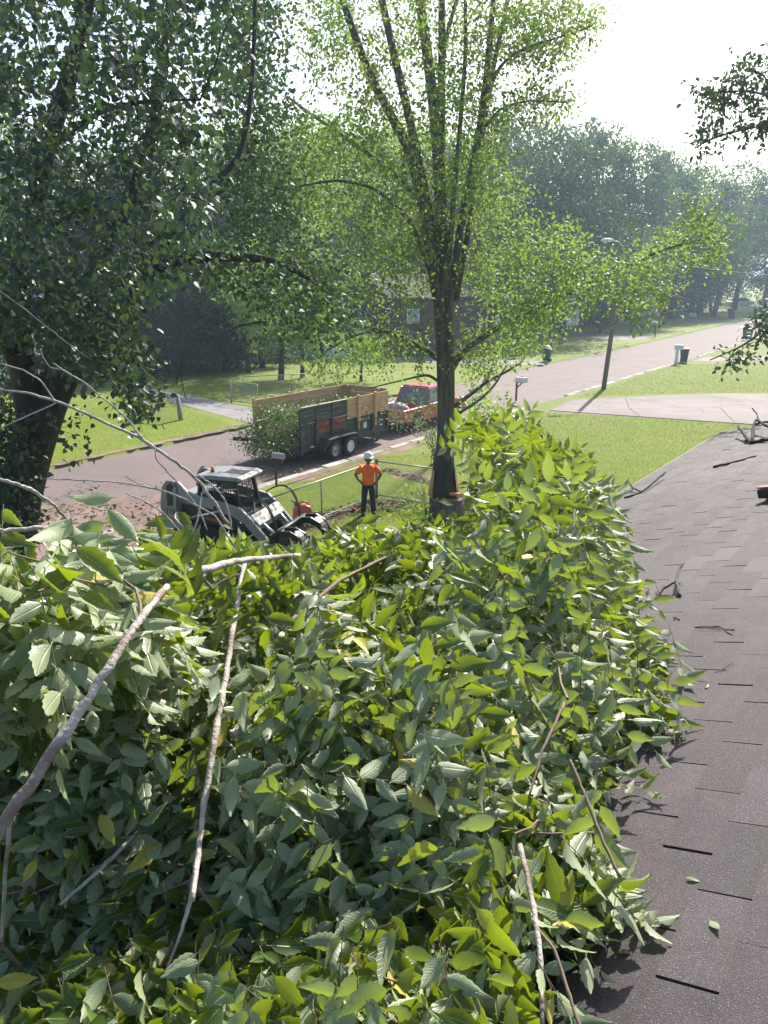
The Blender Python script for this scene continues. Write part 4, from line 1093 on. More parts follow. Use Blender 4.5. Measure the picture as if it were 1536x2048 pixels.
def in_poly(px, py, poly):
    poly = np.asarray(poly, float); x0, y0 = poly[:, 0], poly[:, 1]; x1, y1 = np.roll(x0, -1), np.roll(y0, -1)
    c = np.zeros(len(px), bool)
    for a, b, c_, d in zip(x0, y0, x1, y1):
        m = ((b > py) != (d > py)) & (px < (c_ - a) * (py - b) / (d - b + 1e-12) + a)
        c ^= m
    return c
def sample_poly(poly, n, r):
    p = np.asarray(poly, float); out = np.zeros((0, 2))
    while len(out) < n:
        q = r.uniform(p.min(0), p.max(0), (n * 2, 2)); out = np.vstack([out, q[in_poly(q[:, 0], q[:, 1], p)]])
    return out[:n]

# ------------------------------------------------------------------ trees beyond
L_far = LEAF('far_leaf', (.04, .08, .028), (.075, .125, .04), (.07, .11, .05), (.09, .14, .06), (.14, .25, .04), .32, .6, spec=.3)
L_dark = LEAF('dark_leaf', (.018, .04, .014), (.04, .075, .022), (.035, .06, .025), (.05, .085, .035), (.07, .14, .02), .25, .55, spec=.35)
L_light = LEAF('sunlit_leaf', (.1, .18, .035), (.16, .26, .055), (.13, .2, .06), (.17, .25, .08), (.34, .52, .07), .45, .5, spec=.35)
def crown_mesh(seed, rx, rz, ncl, nlf, leaf, sig, kind='round'):
    r = np.random.default_rng(seed)
    d = unit(r.normal(size=(ncl, 3)))
    rad = r.uniform(.35, 1, ncl) ** .6
    lump = 1 + .22 * np.sin(d[:, 0] * 4.1 + seed) * np.cos(d[:, 1] * 3.7 - seed) + .15 * np.sin(d[:, 2] * 6 + seed * 2)
    C = d * (rad * lump)[:, None] * [rx, rx, rz]
    if kind == 'cone':
        h = r.uniform(0, 1, ncl) ** 1.5; a = r.uniform(0, 2 * PI, ncl); q = rx * (1 - h) * r.uniform(.5, 1, ncl)
        C = np.c_[q * np.cos(a), q * np.sin(a), (h * 2 - 1) * rz]
    sz = r.uniform(.55, 1.35, ncl) * sig
    idx = np.repeat(np.arange(ncl), nlf)
    off = r.normal(size=(len(idx), 3)) * [1, 1, .55]
    P = C[idx] + off * sz[idx][:, None]
    N = unit(r.normal(size=P.shape) * .75 + unit(off) * .5 + [0, 0, .7])
    D = unit(r.normal(size=P.shape) + [0, 0, -.35])
    S = r.uniform(.7, 1.3, len(P)) * leaf
    V, F, _ = leaf_batch(T_DIA, F_DIA, P, D, N, S)
    return mesh_arrays('crown', V, F), C
def trunk_mesh(seed, h, r0, C, zc, multi=1):
    r = np.random.default_rng(seed); mb = MB()
    for m in range(multi):
        b = r.normal(0, .12, 2) * (multi > 1); tip = r.normal(0, h * .05, 2) + b * h * (1.2 if multi > 1 else 0)
        pts = [(b[0] + (tip[0] - b[0]) * f, b[1] + (tip[1] - b[1]) * f, -.2 + h * f) for f in (0, .25, .5, .8, 1)]
        k = 1 / math.sqrt(multi); mb.tube(pts, [r0 * 1.5 * k, r0 * k, r0 * .8 * k, r0 * .45 * k, r0 * .2 * k], 8)
        for i in r.choice(len(C), 6, replace=False):
            e = C[i] * .8 + [0, 0, zc]; s_ = np.array(pts[2]) * r.uniform(.8, 1.3); s_[2] = min(s_[2], h * .8)
            mb.tube([s_, (s_ + e) / 2 + [0, 0, -.2], e], [r0 * .4 * k, r0 * .25 * k, r0 * .08], 5)
    return mb.mesh('trunk')
PROTO = {}
def proto(key, seed, rx, rz, ncl, nlf, leaf, sig, h, r0, mt, kind='round', multi=1, bark=None):
    me, C = crown_mesh(seed, rx, rz, ncl, nlf, leaf, sig, kind); me.materials.append(mt)
    tm = trunk_mesh(seed, h, r0, C, h - rz * .55, multi); tm.materials.append(bark or m_bark_dark)
    PROTO[key] = (me, tm, h - rz * .55)
proto('far_a', 1, 6, 8, 120, 95, .5, 1.25, 20, .35, L_far)
proto('far_b', 2, 6.5, 7.5, 90, 95, .5, 1.2, 20, .35, L_far)
proto('far_c', 3, 5.5, 8.5, 110, 95, .5, 1.1, 20, .35, L_far)
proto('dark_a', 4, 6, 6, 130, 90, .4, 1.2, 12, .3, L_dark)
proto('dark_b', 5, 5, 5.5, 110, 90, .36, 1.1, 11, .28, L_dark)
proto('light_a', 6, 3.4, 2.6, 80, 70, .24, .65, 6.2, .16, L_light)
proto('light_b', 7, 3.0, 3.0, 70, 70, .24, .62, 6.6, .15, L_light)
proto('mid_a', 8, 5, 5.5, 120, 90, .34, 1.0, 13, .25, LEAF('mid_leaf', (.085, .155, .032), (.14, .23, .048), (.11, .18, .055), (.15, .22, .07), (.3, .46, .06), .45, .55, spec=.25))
proto('cedar', 9, 2.2, 3.6, 110, 70, .2, .5, 6.5, .16, L_dark, 'cone')
proto('multi', 10, 4.6, 4.4, 110, 80, .3, .95, 10, .35, L_far, multi=5, bark=m_bark)
def tree(key, label, px, Y, sc, sz=None, rz=None, cat='tree', name=None, group=None):
    me, tm, zc = PROTO[key]
    P = AT(px, 600, Y); P[2] = 0
    t = thing(name or {'c': 'cedar_tree', 'm': 'broadleaf_tree', 'l': 'small_tree', 'd': 'dark_tree', 'f': 'tall_tree'}[key[0]], label, cat, tuple(P), rnd.uniform(0, 6.28) if rz is None else rz, group)
    t.scale = (sc, sc, sz or sc)
    link('trunk', tm, t)
    o = link('crown', me, t); o.location = (0, 0, zc)
    return t
GB = 'trees beyond the street'
for a in (('far_a', 'tall hazy tree whose top shows just right of the cut tree stems', 985, 104, 1.05, 1.12),
          ('far_b', 'tall hazy tree with a lacy top directly above the white mailbox with a braced post', 1085, 112, 1.0, 1.12),
          ('far_c', 'tall hazy tree with an airy top above the street lamp', 1185, 116, .95, 1.13),
          ('far_a', 'tall hazy tree between the lamp and the multi stemmed tree', 1262, 122, .95, 1.02),
          ('far_c', 'hazy tree with a small round top left of the distant low treetops', 1330, 132, .85, 1.05),
          ('far_b', 'hazy distant tree behind the multi stemmed tree', 1400, 145, 1.1, 1.05),
          ('far_a', 'hazy distant tree above the far end of the street', 1470, 155, 1.1, 1.05),
          ('far_b', 'hazy distant tree at the right edge above the street', 1545, 165, 1.1, 1.0),
          ('far_c', 'hazy tree out beyond the right edge of the street', 1640, 150, 1.1, 1.15)):
    tree(*a[:4], a[4], a[5], group=GB)
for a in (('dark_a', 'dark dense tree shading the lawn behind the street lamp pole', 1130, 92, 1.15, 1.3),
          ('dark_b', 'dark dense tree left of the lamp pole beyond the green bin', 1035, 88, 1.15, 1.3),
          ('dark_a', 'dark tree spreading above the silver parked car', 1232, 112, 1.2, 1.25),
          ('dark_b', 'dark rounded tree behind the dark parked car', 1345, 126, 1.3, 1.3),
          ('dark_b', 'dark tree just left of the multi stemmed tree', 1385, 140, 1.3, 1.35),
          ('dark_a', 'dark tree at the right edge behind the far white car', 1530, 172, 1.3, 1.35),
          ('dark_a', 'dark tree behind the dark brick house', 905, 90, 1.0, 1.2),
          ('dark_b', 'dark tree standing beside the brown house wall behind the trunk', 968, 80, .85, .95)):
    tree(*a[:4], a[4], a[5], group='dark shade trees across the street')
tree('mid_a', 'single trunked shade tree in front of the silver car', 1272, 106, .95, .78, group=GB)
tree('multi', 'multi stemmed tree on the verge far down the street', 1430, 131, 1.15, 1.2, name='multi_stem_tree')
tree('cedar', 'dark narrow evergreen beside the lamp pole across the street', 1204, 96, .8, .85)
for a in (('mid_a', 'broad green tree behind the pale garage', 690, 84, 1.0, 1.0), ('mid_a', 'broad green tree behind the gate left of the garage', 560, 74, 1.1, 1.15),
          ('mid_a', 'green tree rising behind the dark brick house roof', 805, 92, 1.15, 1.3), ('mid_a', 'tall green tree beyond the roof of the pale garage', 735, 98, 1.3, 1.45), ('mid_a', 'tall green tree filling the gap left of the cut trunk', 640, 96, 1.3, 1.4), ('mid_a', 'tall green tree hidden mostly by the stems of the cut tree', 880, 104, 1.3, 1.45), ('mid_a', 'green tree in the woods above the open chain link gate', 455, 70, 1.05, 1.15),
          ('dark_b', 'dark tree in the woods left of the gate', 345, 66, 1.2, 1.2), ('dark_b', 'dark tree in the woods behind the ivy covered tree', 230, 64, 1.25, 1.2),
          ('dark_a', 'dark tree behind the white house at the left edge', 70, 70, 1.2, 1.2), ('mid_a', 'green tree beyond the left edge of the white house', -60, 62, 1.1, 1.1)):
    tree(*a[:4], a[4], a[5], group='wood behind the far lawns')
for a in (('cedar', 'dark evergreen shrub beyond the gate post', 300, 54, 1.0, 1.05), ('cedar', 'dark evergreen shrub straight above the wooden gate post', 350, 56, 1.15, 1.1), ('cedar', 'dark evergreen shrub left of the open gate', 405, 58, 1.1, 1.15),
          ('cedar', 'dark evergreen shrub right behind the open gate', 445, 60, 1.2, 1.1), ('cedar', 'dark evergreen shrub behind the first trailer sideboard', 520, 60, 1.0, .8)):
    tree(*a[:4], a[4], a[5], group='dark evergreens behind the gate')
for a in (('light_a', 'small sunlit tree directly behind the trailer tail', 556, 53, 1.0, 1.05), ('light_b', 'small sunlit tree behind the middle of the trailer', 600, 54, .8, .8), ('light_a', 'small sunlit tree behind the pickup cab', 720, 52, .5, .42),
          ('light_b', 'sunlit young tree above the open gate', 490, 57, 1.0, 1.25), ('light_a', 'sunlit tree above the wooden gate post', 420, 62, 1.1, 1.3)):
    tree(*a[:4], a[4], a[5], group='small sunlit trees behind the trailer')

# understorey of the far wood, one dark mass behind the lawns
rw = np.random.default_rng(12)
Cw = []
for (xa, xb), Yr, n_, hh in (((900, 1250), (118, 135), 260, 5.5), ((1290, 1420), (137, 147), 170, 5.5), ((1400, 1720), (168, 190), 260, 8), ((-250, 480), (58, 66), 300, 5.0), ((440, 1000), (100, 112), 420, 11)):
    for _ in range(n_):
        x, Y = rw.uniform(xa, xb), rw.uniform(*Yr); q = AT(x, 600, Y); q[2] = rw.uniform(0, 1) ** .8 * hh * rw.uniform(.7, 1.2); Cw.append(q)
Cw = np.array(Cw); idx = np.repeat(np.arange(len(Cw)), 34)
P = Cw[idx] + rw.normal(size=(len(idx), 3)) * [1.3, 1.3, .9]; P[:, 2] = np.maximum(P[:, 2], .05)
V, F, _ = leaf_batch(T_DIA, F_DIA, P, unit(rw.normal(size=P.shape)), unit(rw.normal(size=P.shape) * .8 + [0, 0, .6]), rw.uniform(.35, .65, len(P)))
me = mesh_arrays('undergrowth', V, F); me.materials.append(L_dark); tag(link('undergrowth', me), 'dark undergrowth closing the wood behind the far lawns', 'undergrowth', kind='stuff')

# ------------------------------------------------------------------ near trees, limb by limb
def limb(mb, pts, w0, w1, Y, n=9, Yend=None, wob=.0):
    """pts photograph pixels, w widths in those pixels"""
    m = len(pts); out = []; rad = []
    Yend = Y if Yend is None else Yend
    for i, (x, y) in enumerate(pts):
        f = i / (m - 1); d = Y + (Yend - Y) * f
        out.append(AT(x, y, d)); rad.append((w0 + (w1 - w0) * f) / 2 / FPX * d)
    # resample smoothly
    P = np.array(out); t = np.linspace(0, m - 1, (m - 1) * 4 + 1); Q = np.array([np.interp(t, np.arange(m), P[:, k]) for k in range(3)]).T
    Q[1:-1] = (Q[:-2] + 2 * Q[1:-1] + Q[2:]) / 4; Q[1:-1] = (Q[:-2] + 2 * Q[1:-1] + Q[2:]) / 4
    rr_ = np.interp(t, np.arange(m), rad)
    return Q, rr_
def spray_off(r, ncl, per, L_, nd=3, sp=.05):
    """leaves set along a few short twiglets per cluster"""
    idx = np.repeat(np.arange(ncl), per); dirs = unit(r.normal(size=(ncl, nd, 3)) + [0, 0, -.1])
    d = dirs[idx, np.tile(np.arange(per), ncl) % nd]
    off = d * (r.uniform(.05, 1, len(idx)) * L_)[:, None] + r.normal(size=(len(idx), 3)) * sp
    return idx, off, unit(d * .7 + r.normal(size=d.shape) * .5)
def clusters(polys, r):
    out = []
    for poly, n, (d0, d1) in polys:
        q = sample_poly(poly, n, r); d = r.uniform(d0, d1, n)
        out.append(np.array([AT(x, y, dd) for (x, y), dd in zip(q, d)]))
    return np.vstack(out)
def twigs_to(mb, C, L, R0, r, rad=.012, sag=.25, maxd=9):
    """twigs branch outwards from the limbs, cluster to cluster"""
    d0 = np.array([np.linalg.norm(L - c, axis=1).min() for c in C]); order = np.argsort(d0)
    nodes = [np.asarray(L)]; pts = np.zeros((0, 3)); lvl = np.zeros(0)
    pool = np.vstack([L, np.zeros((len(C), 3))]); m = len(L); dep = np.zeros(len(pool))
    for o in order:
        c = C[o]; d = np.linalg.norm(pool[:m] - c, axis=1) + dep[:m] * .12
        j = int(np.argmin(d)); a = pool[j]
        k = rad * (1.5 if dep[j] == 0 else max(.55, 1.2 - .12 * dep[j]))
        v = c - a; n_ = np.linalg.norm(v)
        if n_ > 1e-3:
            m1 = a + v * .35 + r.normal(0, .07, 3) * n_; m2 = a + v * .7 + r.normal(0, .06, 3) * n_ + [0, 0, .05 * n_]
            mb.tube([a, m1, m2, c], [k * 1.2, k, k * .85, k * .6], 4, cap=False)
        pool[m] = c; dep[m] = dep[j] + 1; m += 1

# the half-cut tree
TR = thing('cut_tree', 'tall many stemmed tree with a felling cut at its base, behind the pile', 'tree', tuple(G(890, 1048)))
T0 = np.array(TR.location); TY = float(T0[1])
r5 = np.random.default_rng(55)
mb = MB(); LP = []
def put(pts, w0, w1, Y=TY, Yend=None, n=8):
    Q, rr_ = limb(mb, pts, w0 * .85, w1 * .85, Y, n, Yend); mb.tube(Q - T0, rr_, n); LP.append(Q)
Q, rr_ = limb(mb, [(888, 930), (893, 850), (891, 720), (888, 640), (887, 560), (884, 500)], 56, 44, TY)
rr_ = np.interp(np.linspace(0, 1, len(rr_)), [0, .12, .4, .75, 1], [.27, .245, .24, .285, .2])
mb.tube(Q - T0, rr_, 18); LP.append(Q)
put([(876, 600), (862, 520), (846, 400), (815, 290), (752, 177), (711, 78), (676, -30), (650, -140)], 26, 12, Yend=TY - 2)
put([(886, 580), (875, 500), (846, 365), (815, 219), (784, 94), (760, -20), (740, -140)], 26, 12, Yend=TY + 1)
put([(890, 560), (883, 450), (877, 312), (867, 208), (851, 78), (836, -20), (826, -140)], 32, 18, Yend=TY + .5)
put([(880, 330), (883, 208), (884, 78), (883, -20), (886, -140)], 20, 12, TY + .3, TY - 1)
put([(884, 130), (893, 70), (916, -10), (940, -100)], 11, 6, TY - .5)
put([(896, 560), (904, 430), (919, 270), (932, 104), (930, -20), (935, -120)], 13, 6, Yend=TY - 1.5)
put([(905, 590), (924, 430), (956, 286), (976, 130), (987, -10), (1000, -130)], 20, 10, Yend=TY - 1)
put([(912, 600), (940, 443), (953, 339), (987, 130), (1018, -10), (1040, -120)], 15, 8, Yend=TY + 1.5)
put([(966, 200), (1000, 130), (1040, 100), (1100, 80), (1180, 55)], 9, 3, TY - .7, TY - 2)
put([(958, 270), (1000, 215), (1060, 200), (1130, 205)], 7, 3, TY - .6, TY - 2)
put([(868, 560), (851, 521), (825, 443), (752, 375), (674, 359), (600, 372)], 13, 4, TY, TY - 3)
put([(862, 480), (841, 406), (794, 349), (700, 281), (622, 229), (570, 190)], 14, 5, TY, TY + 2)
put([(882, 722), (850, 698), (790, 668), (735, 655), (690, 648)], 15, 6, TY, TY + 1)
put([(790, 668), (735, 660), (650, 700), (616, 748)], 6, 2.5, TY + .5, TY + 1)
put([(880, 765), (858, 750), (840, 752), (794, 763), (740, 776)], 8, 2.5, TY, TY - 1)
put([(905, 735), (925, 705), (950, 685), (990, 658), (1040, 634), (1122, 595), (1230, 543), (1330, 497), (1400, 480)], 17, 4, TY, TY - 4)
put([(905, 815), (940, 790), (974, 763), (1010, 745), (1044, 724)], 11, 4, TY, TY - 1.5)
put([(912, 830), (960, 800), (990, 770), (1010, 735)], 8, 4, TY, TY + 1)
put([(970, 762), (980, 745), (984, 735)], 9, 5, TY, TY)
put([(1122, 595), (1150, 560), (1100, 500), (1060, 470)], 5, 2, TY - 2)
C = clusters([
    ([(600, 0), (1000, 0), (1000, 250), (930, 480), (820, 480), (700, 300), (610, 120)], 520, (TY - 4, TY + 4)),
    ([(640, -200), (1150, -200), (1200, 0), (600, 0)], 200, (TY - 4, TY + 4)),
    ([(1000, 0), (1195, 0), (1190, 80), (1110, 120), (1010, 120)], 150, (TY - 3, TY + 2)),
    ([(990, 160), (1150, 170), (1135, 225), (1060, 225), (990, 270)], 45, (TY - 3, TY)),
    ([(560, 200), (680, 240), (840, 420), (850, 520), (700, 480), (540, 420)], 270, (TY - 3, TY + 3)),
    ([(930, 280), (1000, 290), (1060, 420), (1000, 480), (930, 470)], 90, (TY - 3, TY + 3)),
    ([(1000, 480), (1100, 430), (1175, 505), (1215, 525), (1262, 520), (1310, 475), (1410, 415), (1460, 480), (1440, 525), (1330, 555), (1345, 620), (1250, 630), (1180, 590), (1120, 640), (1060, 680), (990, 690), (960, 660), (1050, 590)], 270, (TY - 5, TY - 1.5)),
    ([(600, 650), (760, 640), (860, 660), (862, 735), (720, 745), (630, 760)], 85, (TY - 2, TY + 2)),
    ([(920, 620), (1000, 690), (1090, 650), (1070, 700), (985, 745), (930, 790)], 60, (TY - 2, TY + 1)),
    ([(600, 500), (860, 500), (865, 600), (700, 615), (620, 600)], 130, (TY - 3, TY + 3)),
    ([(915, 500), (1010, 500), (1030, 600), (930, 620)], 60, (TY - 2, TY + 3)),
], r5)
C = C[np.array([not (1165 < q[0] < 1262 and 455 < q[1] < 512) for q in zip(*pr(C)[:2])])]
twigs_to(mb, C - T0, np.vstack(LP) - T0, None, r5, .0045)
mb.build('stems', m_bark, TR)
idx, off, D = spray_off(r5, len(C), 26, .62, 4, .06)
P = C[idx] + off - T0
N = unit(r5.normal(size=P.shape) * .5 + [0, 0, 1])
V, F, _ = leaf_batch(T_OVAL, F_OVAL, P, D, N, r5.uniform(.075, .125, len(P)))
L_cut = LEAF('elm_leaf', (.085, .145, .035), (.135, .205, .05), (.11, .165, .06), (.15, .21, .08), (.28, .42, .065), .43, .55, spec=.3)
me = mesh_arrays('crown', V, F); me.materials.append(L_cut); link('crown', me, TR)
# butt above the notch: flare in darker bark than the stems, bright rims
rings = []
for py, a, b in ((992, .43, .38), (975, .4, .36), (955, .345, .32), (930, .285, .28), (905, .25, .25)):
    c = AT(888, py, TY) - T0
    rings.append([(c[0] + a * math.cos(t) * (1 + .06 * math.sin(5 * t)), c[1] + b * math.sin(t), c[2]) for t in np.linspace(0, 2 * PI, 24, endpoint=False)])
m_butt = MAT('dark_butt_bark', (.045, .038, .04), (.016, .014, .016), .85, 7, stretch=(1, 1, .2), bump=1.)
MB().loft(rings).build('butt', m_butt, TR)
m_cutwood = MAT('fresh_cut_wood', (.5, .3, .16), (.3, .16, .085), .85, 12, stretch=(1, 1, .3))
for sx in (-1, 1):
    mb = MB(); V_ = []
    for py, a in ((990, .43), (970, .395), (950, .335), (938, .305)):
        c = AT(888, py, TY) - T0; w = .075 * (py - 930) / 60 + .02
        V_ += [(c[0] + sx * (a + .012), c[1] - .06, c[2]), (c[0] + sx * (a - w), c[1] - .28, c[2])]
    V2 = [(x, y + .05, z) for x, y, z in V_]
    mb.add(V_ + V2, [(2 * i, 2 * i + 1, 2 * i + 3, 2 * i + 2) for i in range(3)] + [(8 + 2 * i, 10 + 2 * i, 11 + 2 * i, 9 + 2 * i) for i in range(3)] + [(2 * i, 2 * i + 2, 10 + 2 * i, 8 + 2 * i) for i in range(3)] + [(2 * i + 1, 9 + 2 * i, 11 + 2 * i, 2 * i + 3) for i in range(3)])
    mb.build('split_rim', m_cutwood, TR)
# stump below, hinge and sawn face
rings = []
for py, a, b in ((1052, .52, .46), (1030, .47, .43), (1010, .45, .42), (997, .45, .42)):
    c = AT(893, py, TY) - T0
    rings.append([(c[0] + a * math.cos(t) * (1 + .09 * math.sin(4 * t + 1)), c[1] + b * math.sin(t), max(c[2], -.1) + .05 * math.sin(3 * t) * (py < 1000)) for t in np.linspace(0, 2 * PI, 24, endpoint=False)])
MB().loft(rings).build('stump', m_bark, TR)
c = AT(893, 996, TY) - T0
MB().loft([[(c[0] + a * math.cos(t), c[1] + a * .9 * math.sin(t), c[2] + z + .04 * math.sin(3 * t)) for t in np.linspace(0, 2 * PI, 24, endpoint=False)] for a, z in ((.445, .0), (.435, .035), (.3, .05))]).build('sawn_face', MAT('sawn_grey_wood', (.33, .25, .19), (.17, .12, .09), .9, 14), TR)
c = AT(920, 990, TY - .5) - T0
MB().bar(c + [-.28, 0, .03], c + [.32, .1, .0], .12, .05).build('splinter', MAT('orange_splinter', (.6, .27, .12), None, .8), TR)

# ivy-grown tree at the left
m_leaf_left = LEAF('poplar_leaf', (.016, .034, .022), (.034, .06, .036), (.045, .068, .052), (.07, .092, .072), (.08, .15, .04), .26, .46, spec=.55)
LT = thing('leaning_tree', 'dark leafy leaning tree filling the upper left corner', 'tree', tuple(zed(AT(10, 1100, 11.5), 0)))
L0 = np.array(LT.location); mb = MB(); LQ = []
def putl(pts, w0, w1, Y, Yend=None, n=8):
    Q, rr_ = limb(mb, pts, w0, w1, Y, n, Yend); mb.tube(Q - L0, rr_, n); LQ.append(Q)
putl([(5, 1560), (10, 1150), (35, 1000), (65, 890), (105, 780), (150, 700), (215, 615), (270, 570), (335, 520)], 110, 38, 11.5, 11.5, 14)
putl([(330, 522), (400, 512), (480, 513), (545, 520), (600, 545), (660, 590)], 30, 3, 11.5, 12)
putl([(70, 890), (50, 760), (30, 640), (60, 480), (90, 300), (150, 120), (190, -60)], 60, 22, 11.5, 10)
putl([(150, 700), (180, 560), (260, 400), (310, 250), (330, 80), (350, -60)], 34, 14, 11.5, 12)
putl([(300, 545), (390, 400), (480, 320), (500, 220), (508, 100), (512, -60)], 13, 7, 11.5, 13)
putl([(50, 760), (-20, 640), (-60, 520)], 30, 15, 11.5, 9)
putl([(60, 480), (160, 420), (250, 400), (330, 410)], 14, 5, 11, 8.5)
putl([(90, 300), (200, 220), (300, 200), (400, 200)], 12, 4, 10.5, 8)
putl([(30, 640), (120, 620), (200, 650), (260, 700), (300, 760)], 12, 4, 11, 8.5)
r6 = np.random.default_rng(66)
CL = clusters([
    ([(-80, -200), (560, -200), (560, 0), (-80, 0)], 120, (7.5, 13)),
    ([(-80, 0), (470, 0), (460, 190), (372, 290), (440, 340), (450, 450), (320, 560), (0, 560), (-80, 560)], 560, (7, 13)),
    ([(-60, 560), (320, 560), (240, 660), (300, 740), (310, 800), (285, 830), (215, 760), (150, 720), (90, 720), (60, 640), (-60, 700)], 280, (7.5, 11.8)),
    ([(70, 830), (170, 800), (180, 850), (120, 900), (80, 910)], 7, (9.5, 11)),
    ([(-60, 840), (50, 870), (60, 960), (50, 1060), (-60, 1100)], 110, (10.2, 11.2)),
    ([(-60, 700), (40, 690), (30, 850), (-60, 880)], 60, (11.8, 13)),
], r6)
CL2 = clusters([
    ([(450, 0), (590, 0), (560, 80), (570, 330), (600, 540), (470, 520), (450, 340), (440, 200)], 330, (13, 16.5)),
    ([(300, 490), (580, 500), (690, 540), (700, 620), (640, 690), (590, 640), (430, 560)], 130, (10.2, 14)),
], r6)
twigs_to(mb, CL - L0, np.vstack(LQ) - L0, None, r6, .005)
twigs_to(mb, CL2 - L0, np.vstack(LQ) - L0, None, r6, .004)
mb.build('trunk', m_bark_dark, LT)
idx, off, D = spray_off(r6, len(CL2), 22, .5, 4, .06)
P = CL2[idx] + off - L0; D = unit(D + [0, 0, -.3]); N = unit(r6.normal(size=P.shape) * .6 + [0, -.2, .6])
V, F, _ = leaf_batch(T_HEART, F_HEART, P, D, N, r6.uniform(.05, .085, len(P)))
me = mesh_arrays('crown', V, F); me.materials.append(LEAF('outer_leaf', (.028, .055, .03), (.052, .09, .045), (.055, .085, .055), (.08, .11, .075), (.11, .2, .05), .3, .55, spec=.4)); link('crown', me, LT)
idx, off, D = spray_off(r6, len(CL), 15, .36, 3, .07)
P = CL[idx] + off - L0
D = unit(D * .7 + r6.normal(size=P.shape) * .2 + [0, 0, -.45]); N = unit(r6.normal(size=P.shape) * .65 + np.array([0, -.35, .5]))
S = r6.uniform(.05, .095, len(P))
vis = (np.linalg.norm(P + L0 - CAM, axis=1))
px_, py_, _z = pr(P + L0)
infr = (px_ > 0) & (px_ < 600) & (py_ > 0) & (py_ < 900)
order = np.argsort(np.where(infr, vis, 999))
near_i, far_i = order[:300], order[300:]
V, F, _ = leaf_batch(T_HEART, F_HEART, P[far_i], D[far_i], N[far_i], S[far_i])
me = mesh_arrays('leaves', V, F); me.materials.append(m_leaf_left); tag(link('leaves', me, LT), kind='stuff')
lm = mesh_arrays('leaf', T_HEART, F_HEART); lm.materials.append(m_leaf_left)
for i in near_i:
    o = link('leaf', lm, LT); d = Vector(D[i]); x = d.cross(Vector(N[i])).normalized(); z = x.cross(d)
    M_ = Matrix((x, d, z)).transposed().to_4x4(); M_.translation = Vector(P[i]); o.matrix_basis = M_ @ Matrix.Scale(float(S[i]), 4)

# branch tips of the tree that stands off to the right
RT_ = thing('oak_tree', 'oak reaching in from the right edge with two leafy branch ends', 'tree', tuple(zed(AT(2050, 900, 21), 0)))
O0 = np.array(RT_.location); mb = MB(); LO = []
def puto(pts, w0, w1, Y, Yend=None, n=8):
    Q, rr_ = limb(mb, pts, w0, w1, Y, n, Yend); mb.tube(Q - O0, rr_, n); LO.append(Q)
puto([(2050, 1075), (2045, 800), (2040, 500), (2030, 200), (2020, -100)], 60, 30, 21, 21, 12)
puto([(2040, 420), (1850, 330), (1700, 260), (1600, 240), (1520, 250), (1440, 270), (1400, 290)], 16, 2.5, 21, 18)
puto([(1600, 240), (1540, 190), (1480, 180), (1400, 190)], 6, 2, 19, 18)
puto([(1560, 215), (1530, 150), (1500, 140)], 4, 2, 19, 18)
puto([(2040, 640), (1850, 610), (1700, 600), (1600, 620), (1540, 650), (1490, 690), (1420, 720)], 14, 2, 21, 18)
CO = clusters([
    ([(1384, 180), (1440, 165), (1470, 135), (1500, 110), (1600, 90), (1700, 200), (1600, 280), (1536, 275), (1460, 265), (1400, 310), (1375, 280), (1420, 240)], 190, (17.5, 19.5)),
    ([(1600, 50), (2100, -150), (2300, 200), (2200, 500), (1800, 420), (1640, 300)], 120, (18, 23)),
    ([(1500, 640), (1540, 600), (1640, 590), (1640, 690), (1540, 690)], 55, (17.5, 19)),
    ([(1470, 700), (1520, 680), (1560, 690), (1500, 725), (1440, 730)], 12, (17.5, 18.5)),
    ([(1640, 560), (1900, 560), (2000, 700), (1700, 720)], 60, (18, 21)),
], r6)
twigs_to(mb, CO - O0, np.vstack(LO) - O0, None, r6, .006)
mb.build('limbs', m_bark_dark, RT_)
idx, off, D = spray_off(r6, len(CO), 15, .4, 4, .04)
P = CO[idx] + off - O0; N = unit(r6.normal(size=P.shape) * .6 + [0, 0, .8])
V, F, _ = leaf_batch(T_OVAL, F_OVAL, P, D, N, r6.uniform(.09, .15, len(P)))
me = mesh_arrays('crown', V, F); me.materials.append(LEAF('oak_leaf', (.03, .055, .03), (.05, .085, .045), (.05, .075, .045), (.07, .1, .06), (.1, .18, .06), .2, .5)); link('crown', me, RT_)

# feathery shrub and vines beside the butt
def shrub(name, label, base, polys, r, leaf, mt, per=9, sig=.13, cat='shrub', twr=.006):
    t = thing(name, label, cat, tuple(base)); b0 = np.array(t.location, float)
    Cc = clusters(polys, r) - b0; mb = MB()
    for c in Cc[::2]:
        mb.tube([r.normal(0, .08, 3) * [1, 1, 0], c * [.35, .35, .6] + r.normal(0, .05, 3), c], [twr * 2, twr * 1.4, twr * .5], 4, cap=False)
    mb.build('stems', m_twig, t)
    idx = np.repeat(np.arange(len(Cc)), per); off = r.normal(size=(len(idx), 3)) * sig
    P = Cc[idx] + off; D = unit(off + r.normal(size=P.shape) * sig * 1.2 + [0, 0, .03]); N = unit(r.normal(size=P.shape) * .6 + [0, 0, .7])
    V, F, _ = leaf_batch(T_DIA, F_DIA, P, D, N, r.uniform(.7, 1.3, len(P)) * leaf)
    me = mesh_arrays('foliage', V, F); me.materials.append(mt); link('foliage', me, t)
    return t
L_fea = LEAF('feathery_leaf', (.05, .085, .03), (.08, .13, .045), (.08, .11, .05), (.1, .14, .06), (.16, .25, .06), .35, .6)
shrub('feathery_shrub', 'thin feathery grey green shrub left of the cut trunk', G(872, 925), [([(780, 830), (830, 780), (880, 770), (885, 900), (850, 905), (820, 870)], 42, (25, 27.5))], r6, .11, L_fea, 14, .2)
